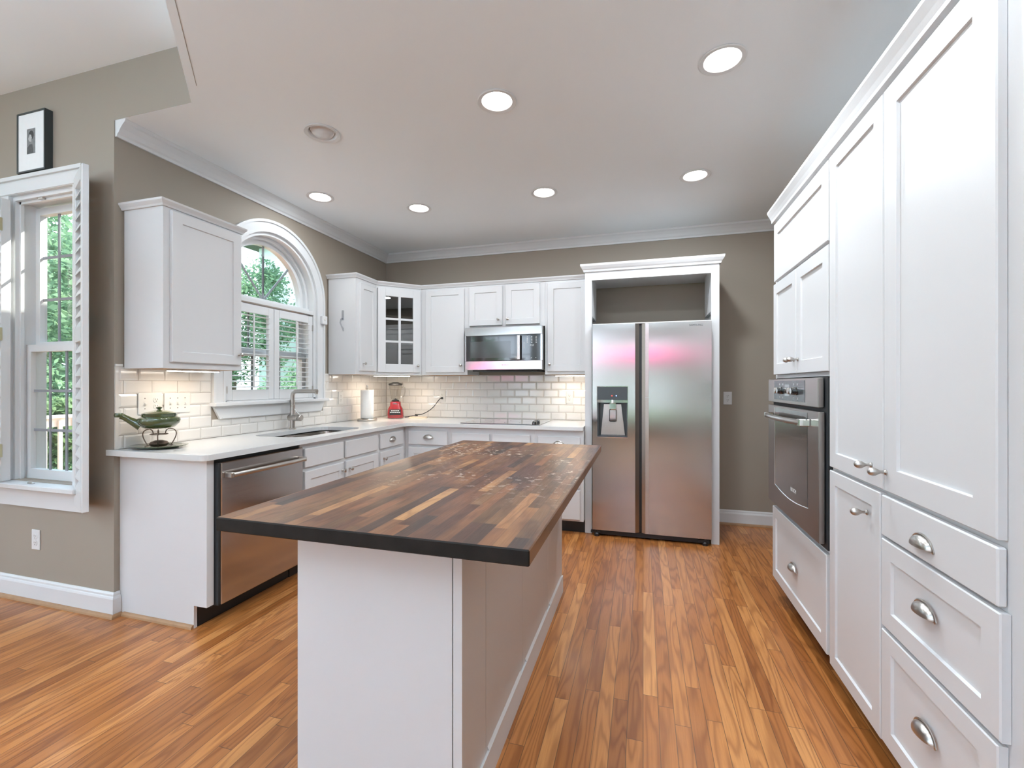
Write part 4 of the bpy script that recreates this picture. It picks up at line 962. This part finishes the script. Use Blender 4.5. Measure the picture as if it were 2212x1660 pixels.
dr = part('door', MB().box(ox, ox + .0248, 2.225, 3.030, .582, 1.148, bev=.003), 'ovsteel', t_)
# window with gently bowed lower edge
pts = [(2.36, 1.135), (2.36, .70)] + [(2.36 + (2.885 - 2.36) * k / 12, .70 - .022 * math.sin(PI * k / 12)) for k in range(1, 12)] + [(2.885, .70), (2.885, 1.135)]
gw = part('window', MB().prism(pts, ox - .0012, ox + .001, 'yz'), 'ovenglass', dr)
edge = pts[1:]; m = MB()
m.tube([(ox - .0015, y, z) for y, z in edge], .0025, 6); part('window_trim', m, 'chrome', dr)
text('logo', 'BOSCH', .026, FR((ox - .0014, 2.56, .735), (0, -1, 0), (-1, 0, 0)), 'print', dr)
m = MB().tube([(ox - .03, 2.33, 1.092), (ox - .048, 2.40, 1.092), (ox - .058, 2.52, 1.092), (ox - .061, 2.63, 1.092), (ox - .058, 2.74, 1.092), (ox - .048, 2.86, 1.092), (ox - .03, 2.93, 1.092)], .013, 14)
part('handle', m, 'nickel', dr)
for y in (2.325, 2.90): part('handle_mount', MB().box(ox - .045, ox - .0001, y, y + .035, 1.076, 1.108, bev=.003), 'chrome', dr)

# ------------------------------------------------------------------ island
IX0, IX1, IY0, IY1, IZ = -1.132, -.241, .968, 2.752, .900
m = MB()
m.box(IX0, IX1, IY0, IY1, IZ - .038, IZ, bev=.003)
bm = m.done()
for f in bm.faces:
    n = f.normal
    f.material_index = 1 if n.y < -.5 or n.y > .5 else (2 if abs(n.x) > .5 else 0)
m.bm = bm
it = part('island_worktop', m, ['block', 'endgrain', 'sideedge'], loc=(-.69, 1.86, 0)); tag(it, 'dark brown butcher block worktop with worn patches on the island', 'worktop')
t_ = thing('kitchen_island', 'white panelled island cabinet under the dark wood worktop', 'island', (-.73, 1.92, 0))
JX0, JX1, JY0, JY1, JT = -1.002, -.468, 1.13, 2.735, IZ - .0385
part('body', MB().box(JX0 + .004, JX1 - .02, JY0 + .02, JY1, 0, JT), 'cab', t_)
m = MB().box(JX0, -.497, JY0 - .0, JY0 + .019, 0, JT); part('end_panel', m, 'cab', t_)
m = MB(); m.box(-.4935, JX1, JY0, JY0 + .019, 0, JT); m.box(JX1 - .019, JX1, JY0 + .019, JY0 + .03, 0, JT)
part('corner_post', m, 'cab', t_)
m = MB(); TI = FR((JX1 - .019, 0, 0), (0, 1, 0), (1, 0, 0)); m.T = TI
seams = [JY0 + .0305, 1.345, 1.79, 2.30, JY1]
for a0, a1 in zip(seams[:-1], seams[1:]):
    m.box(a0 + .0012, a1 - .0012, 0, .011, .10, JT)
m.box(JY0 + .0305, JY1, 0, .0185, 0, .10)
for a0, a1 in zip(seams[1:-1], seams[2:]): m.prism([(a0 + .05, .1), (a1 - .012, .1), (a1 - .012, .085), (a0 + .05, .085)][::1], .0005, .0005 + .0001, 'xz') if False else None
sp_ = part('side_panel', m, 'cab', t_)
m = MB(TI)
for a0, a1 in ((1.36, 1.76), (1.84, 2.27), (2.34, 2.70)): m.prism([(0.011, .1), (.0185, .1), (.011, .112)], a0, a1, 'yz')
part('bead', m, 'trim', sp_)

# ------------------------------------------------------------------ ceiling lights
def downlight(x, y, lb, on=True, POW=5.0):
    t_ = thing('recessed_light' if on else 'gimbal_light', lb, 'light', (x, y, H), 0, 'lit recessed ceiling lights' if on else None)
    m = MB().lathe([(.078, H + .0005), (.098, H - .0005), (.100, H - .004), (.096, H - .007), (.078, H - .004), (.074, H + .002), (.070, H + .022), (.072, H + .024), (.078, H + .006)], (x, y, 0), 'z', 40, cap=False)
    m.bm.faces.ensure_lookup_table()
    part('trim_ring', m, 'trim', t_)
    part('housing', MB().lathe([(.0815, H + .012), (.0815, H + .10), (.0001, H + .10)], (x, y, 0), 'z', 32, cap=False), 'baffle', t_)
    if on:
        part('lens', MB().lathe([(.0001, H + .012), (.05, H + .013), (.0695, H + .020), (.0695, H + .024), (.0001, H + .024)], (x, y, 0), 'z', 36), 'lens', t_)
        lamp('ceiling_lamp', 'AREA', (x, y, H - .009), POW, (.84, .93, 1), size=.13, rot=(0, 0, 0))
    else:
        m = MB().lathe([(.0001, -.006), (.03, -.003), (.05, .006), (.060, .012), (.064, .011), (.068, .02), (.054, .03), (.0001, .03)], (0, 0, 0), 'z', 36)
        o = part('lens', m, 'offlens', t_, world=False); o.location = (0, 0, .004); o.rotation_euler = (R(-14), R(-12), 0)
LBL = ['lit recessed ceiling light nearest above the island, left of the big one', 'largest lit recessed ceiling light, upper right of the photo', 'lit recessed ceiling light above the sink side, leftmost lit one',
       'lit recessed ceiling light second from left in the far row', 'lit recessed ceiling light above the microwave', 'lit recessed ceiling light above the refrigerator, rightmost in the far row']
for (x, y), lb, pw in zip(LIGHTS, LBL, (4.6, 8.5, 2.2, 3.8, 4.4, 10)): downlight(x, y, lb, POW=pw)
for x, y in NEAR: downlight(x, y, 'recessed ceiling light above the viewpoint, out of the photo', POW=4.5)
FAM_FILL = [(-5.2, .4, H2), (-3.2, .4, H2), (-5.2, -1.8, H2), (-3.2, -1.8, H2), (-5.2, -3.6, H2), (-3.2, -3.6, H2), (-.1, -1.2, H), (-.1, -3.2, H)]  # unseen ceiling lamps, added to light the faces turned towards the camera
for x, y, z in FAM_FILL:
    t_ = thing('fill_ceiling_light', 'added round white fill light on the ceiling behind the viewpoint, out of view', 'light', (x, y, z), 0, 'added family room fill lights')
    part('trim_ring', MB().lathe([(.13, -.0005), (.13, -.02), (.12, -.026), (.11, -.02), (.11, -.0005)], (0, 0, 0), 'z', 32, cap=False), 'trim', t_, world=False)
    part('lens', MB().lathe([(.109, -.004), (.109, -.02), (.0001, -.024)], (0, 0, 0), 'z', 32), 'lens', t_, world=False)
    lamp('family_fill', 'AREA', (x, y, z - .03), 2, (.84, .93, 1), size=.2)
for x, y in ((-4.9, -1.3), (-2.5, -.9), (-.35, -1.5), (-2.4, -3.4)):  # unseen uplights, added to brighten the ceilings and their bounce
    t_ = thing('fill_torchiere', 'added brass uplight fill lamp in the room behind the viewpoint, out of view', 'floor lamp', (x, y, 0), 0, 'added family room fill uplights')
    part('base', MB().lathe([(.14, 0), (.14, .015), (.02, .03)], (0, 0, 0), 'z', 24), 'brass', t_, world=False)
    part('pole', MB().lathe([(.012, .02), (.012, 1.72)], (0, 0, 0), 'z', 12), 'brass', t_, world=False)
    part('bowl', MB().lathe([(.02, 1.70), (.10, 1.73), (.17, 1.80), (.16, 1.80), (.09, 1.745), (.0001, 1.72)], (0, 0, 0), 'z', 28, cap=False), 'brass', t_, world=False)
    part('bulb', MB().lathe([(.0001, 1.745), (.03, 1.76), (.04, 1.79), (.03, 1.82), (.0001, 1.835)], (0, 0, 0), 'z', 16), 'lens', t_, world=False)
    lamp('fill_uplight', 'AREA', (x, y, 1.845), UPL * (1.5 if x > -1 else .65), (.56, .79, 1), size=.22, rot=(PI, 0, 0))
downlight(*DEADLIGHT, 'unlit adjustable round ceiling light left of the lit ones', False)

# ------------------------------------------------------------------ picture
t_ = thing('picture_frame', 'small charcoal framed black-and-white portrait above the tall window', 'picture', (-3.385, YW, 2.50))
fx0_, fx1_, z0_, z1_, yo = -3.505, -3.262, 2.492, 2.838, 1.722
m = MB(); w_ = .009
m.box(fx0_, fx0_ + w_, yo, YW - .0005, z0_, z1_); m.box(fx1_ - w_, fx1_, yo, YW - .0005, z0_, z1_); m.box(fx0_ + w_, fx1_ - w_, yo, YW - .0005, z0_, z0_ + w_); m.box(fx0_ + w_, fx1_ - w_, yo, YW - .0005, z1_ - w_, z1_)
part('frame', m, 'frameblack', t_)
part('mat_board', MB().box(fx0_ + w_, fx1_ - w_, yo + .004, yo + .008, z0_ + w_, z1_ - w_), 'mat', t_)
for k, c_ in (('pg1', (.22, .22, .22)), ('pg2', (.05, .05, .05)), ('pg3', (.45, .45, .45)), ('pg4', (.09, .09, .09))): M[k] = plain('print grey ' + k, c_, .6, noise=.3, nscale=60)
cx_, cz_ = -3.385, 2.668
m = MB(); m.box(cx_ - .036, cx_ + .036, yo + .0032, yo + .0039, cz_ - .072, cz_ + .072)
m.mi = 1; m.prism([(cx_ + .002 + .022 * math.cos(a), cz_ + .034 + .026 * math.sin(a)) for a in [2 * PI * k / 18 for k in range(18)]], yo + .0028, yo + .0031, 'xz')
m.mi = 2; m.prism([(cx_ - .012, cz_ + .04), (cx_ - .017, cz_ + .025), (cx_ - .023, cz_ + .015), (cx_ - .018, cz_ + .008), (cx_ - .012, cz_ - .002), (cx_ + .004, cz_ - .004), (cx_ + .008, cz_ + .018), (cx_ + .002, cz_ + .035)], yo + .0024, yo + .0027, 'xz')
m.mi = 3; m.prism([(cx_ - .034, cz_ - .07), (cx_ - .030, cz_ - .035), (cx_ - .012, cz_ - .018), (cx_ + .012, cz_ - .02), (cx_ + .022, cz_ - .07)], yo + .0026, yo + .0030, 'xz')
part('photo_print', m, ['pg1', 'pg2', 'pg3', 'pg4'], t_)

# ------------------------------------------------------------------ outdoors
GZ = -.7
struct('ground', MB().box(-45, 20, -30, 45, GZ - .2, GZ), 'grass')
m = MB()
for k in range(28): m.box(-7.7, -2.95, 1.93 + k * .14, 2.065 + k * .14, -.14, -.11)
m.box(-7.7, -2.95, 1.93, 5.9, -.3, -.141); o = part('deck', m, 'deck', loc=(-5, 4, GZ)); tag(o, 'pale wooden deck floor outside the tall window', 'deck')
t_ = thing('deck_railing', 'wooden deck railing with square balusters outside the tall window', 'railing', (-7.5, 4, -.11))
part('top_rail', MB().box(-7.59, -7.44, 1.0, 6.6, .815, .852, bev=.003).box(-7.535, -7.495, 1.0, 6.6, .70, .8145), 'rail', t_)
part('bottom_rail', MB().box(-7.53, -7.49, 1.0, 6.6, -.06, -.02), 'rail', t_)
for k in range(24):
    y = 1.5 + k * .163; part('baluster', MB().box(-7.489, -7.455, y - .019, y + .019, -.10, .78), 'rail', t_)
def crown_mesh(n, seed, size=.16, clusters=60):
    rn = random.Random(seed); vs = []; fs = []
    cl = []
    for _ in range(clusters):
        while True:
            p = Vector((rn.uniform(-1, 1), rn.uniform(-1, 1), rn.uniform(-1, 1)))
            if .35 < p.length < 1: break
        cl.append((p, rn.uniform(.16, .34)))
    for i in range(n):
        c_, r_ = rn.choice(cl); p = c_ + Vector((rn.gauss(0, r_ * .55), rn.gauss(0, r_ * .55), rn.gauss(0, r_ * .4)))
        if p.length > 1.13: p = p * (1.13 / p.length) * rn.uniform(.8, 1)
        u_ = Vector((rn.gauss(0, 1), rn.gauss(0, 1), rn.gauss(0, .6))).normalized(); v_ = u_.cross(Vector((rn.gauss(0, 1), rn.gauss(0, 1), rn.gauss(0, 1)))).normalized()
        s_ = size * rn.uniform(.6, 1.25); k = len(vs)
        vs += [p - u_ * s_, p + v_ * s_ * .42, p + u_ * s_, p - v_ * s_ * .42]; fs.append((k, k + 1, k + 2, k + 3))
    me = bpy.data.meshes.new('crown'); me.from_pydata([tuple(v) for v in vs], [], fs); me.materials.append(M['leaf']); return me
CM = [crown_mesh(20000, s_, .036) for s_ in (1, 2, 3)]
TREES = [((-10.9, 5.6), 2.15, 2.9, 'leafy green tree straight out beyond the deck railing'), ((-20.5, 11.0), 3.2, 5.2, 'taller tree behind the one beyond the deck railing'),
         ((-7.3, 9.5), 1.6, 1.4, 'low leafy tree filling the shutter panels of the arched window'), ((-11.9, 10.6), 1.8, 4.2, 'leafy tree in the left part of the arched window'),
         ((-12.9, -.9), 3.2, 3.8, 'leafy tree far left of the tall window')]
for i, ((x, y), r_, zc, lb) in enumerate(TREES):
    t_ = thing('garden_tree', lb, 'tree', (x, y, GZ), 0, 'trees in the garden')
    cr_ = bpy.data.objects.new('crown', CM[i % 3]); COL.objects.link(cr_); cr_.parent = t_; cr_.location = (0, 0, zc - .9 - GZ); cr_.scale = (r_, r_, r_ * 1.05); cr_.rotation_euler = (0, 0, i * 1.3)
    part('trunk', MB().tube([(0, 0, 0), (.1, .05, (zc - GZ) * .5), (0, .1, zc - GZ)], [.16, .12, .07], 10), 'bark', t_, world=False)
def hedge(lb, x0, x1, y0, y1, z1, n, seed):
    rn = random.Random(seed); vs = []; fs = []
    for i in range(n):
        p = Vector((rn.uniform(x0, x1), rn.uniform(y0, y1), z1 - abs(rn.gauss(0, .35)) * (z1 - GZ) * .8 + .06 * math.sin(rn.uniform(y0, y1) * 5)))
        p.z = max(p.z, GZ + .02)
        u_ = Vector((rn.gauss(0, 1), rn.gauss(0, 1), rn.gauss(0, .8))).normalized(); v_ = u_.cross(Vector((rn.gauss(0, 1), rn.gauss(0, 1), rn.gauss(0, 1)))).normalized(); s_ = rn.uniform(.04, .08); k = len(vs)
        vs += [p - u_ * s_, p + v_ * s_ * .5, p + u_ * s_, p - v_ * s_ * .5]; fs.append((k, k + 1, k + 2, k + 3))
    me = bpy.data.meshes.new('hedge'); me.from_pydata([tuple(v) for v in vs], [], fs); me.materials.append(M['leaf2'])
    o = bpy.data.objects.new('hedge', me); COL.objects.link(o); tag(o, lb, 'hedge')
hedge('clipped bright green hedge behind the deck railing', -8.6, -7.85, 1.0, 7.0, 1.02, 22000, 5)
# neighbouring house
t_ = thing('neighbor_house', 'pale green sided house behind the trees outside the arched window', 'house', (-10.5, 15.5, GZ))
part('wall', MB().box(-13.4, -8.0, 13.2, 18.5, GZ, 6.2), 'siding', t_)
part('roof', MB().prism([(-13.8, 6.2), (-10.7, 8.2), (-7.6, 6.2)], 12.8, 18.9, 'xz'), 'roof', t_)
for x in (-12.1, -10.0): wf = part('window', MB().box(x, x + .9, 13.14, 13.2, 3.6, 5.2), 'trim', t_); part('pane', MB().box(x + .08, x + .82, 13.13, 13.139, 3.68, 5.12), 'print', wf)
# pink parasols on the patio behind the camera (they show in the steel fronts)
def parasol(x, y, z, r_, lb):
    t_ = thing('patio_parasol', lb, 'parasol', (x, y, GZ), 0, 'pink patio parasols')
    part('canopy', MB().lathe([(r_, z), (r_ * .5, z + .35), (.02, z + .62), (.0001, z + .64)], (x, y, 0), 'z', 8, cap=False), 'pink', t_)
    part('pole', MB().tube([(x, y, GZ), (x, y, z + .6)], .03, 8), 'rail', t_)
parasol(.1, -8.2, 1.95, 2.0, 'pink patio parasol mirrored in the refrigerator doors'); parasol(-5.6, -7.6, 1.45, 1.7, 'pink patio parasol mirrored in the microwave door')
for i, (x, y) in enumerate(((-10, -17), (-1.5, -18), (7, -17))):
    t_ = thing('garden_tree', 'leafy tree behind the patio, only seen in reflections', 'tree', (x, y, GZ), 0, 'trees behind the patio')
    cr_ = bpy.data.objects.new('crown', CM[i]); COL.objects.link(cr_); cr_.parent = t_; cr_.location = (0, 0, 2.6); cr_.scale = (2.5, 2.5, 2.3)
    part('trunk', MB().tube([(0, 0, 0), (0, 0, 2.6)], [.16, .08], 10), 'bark', t_, world=False)
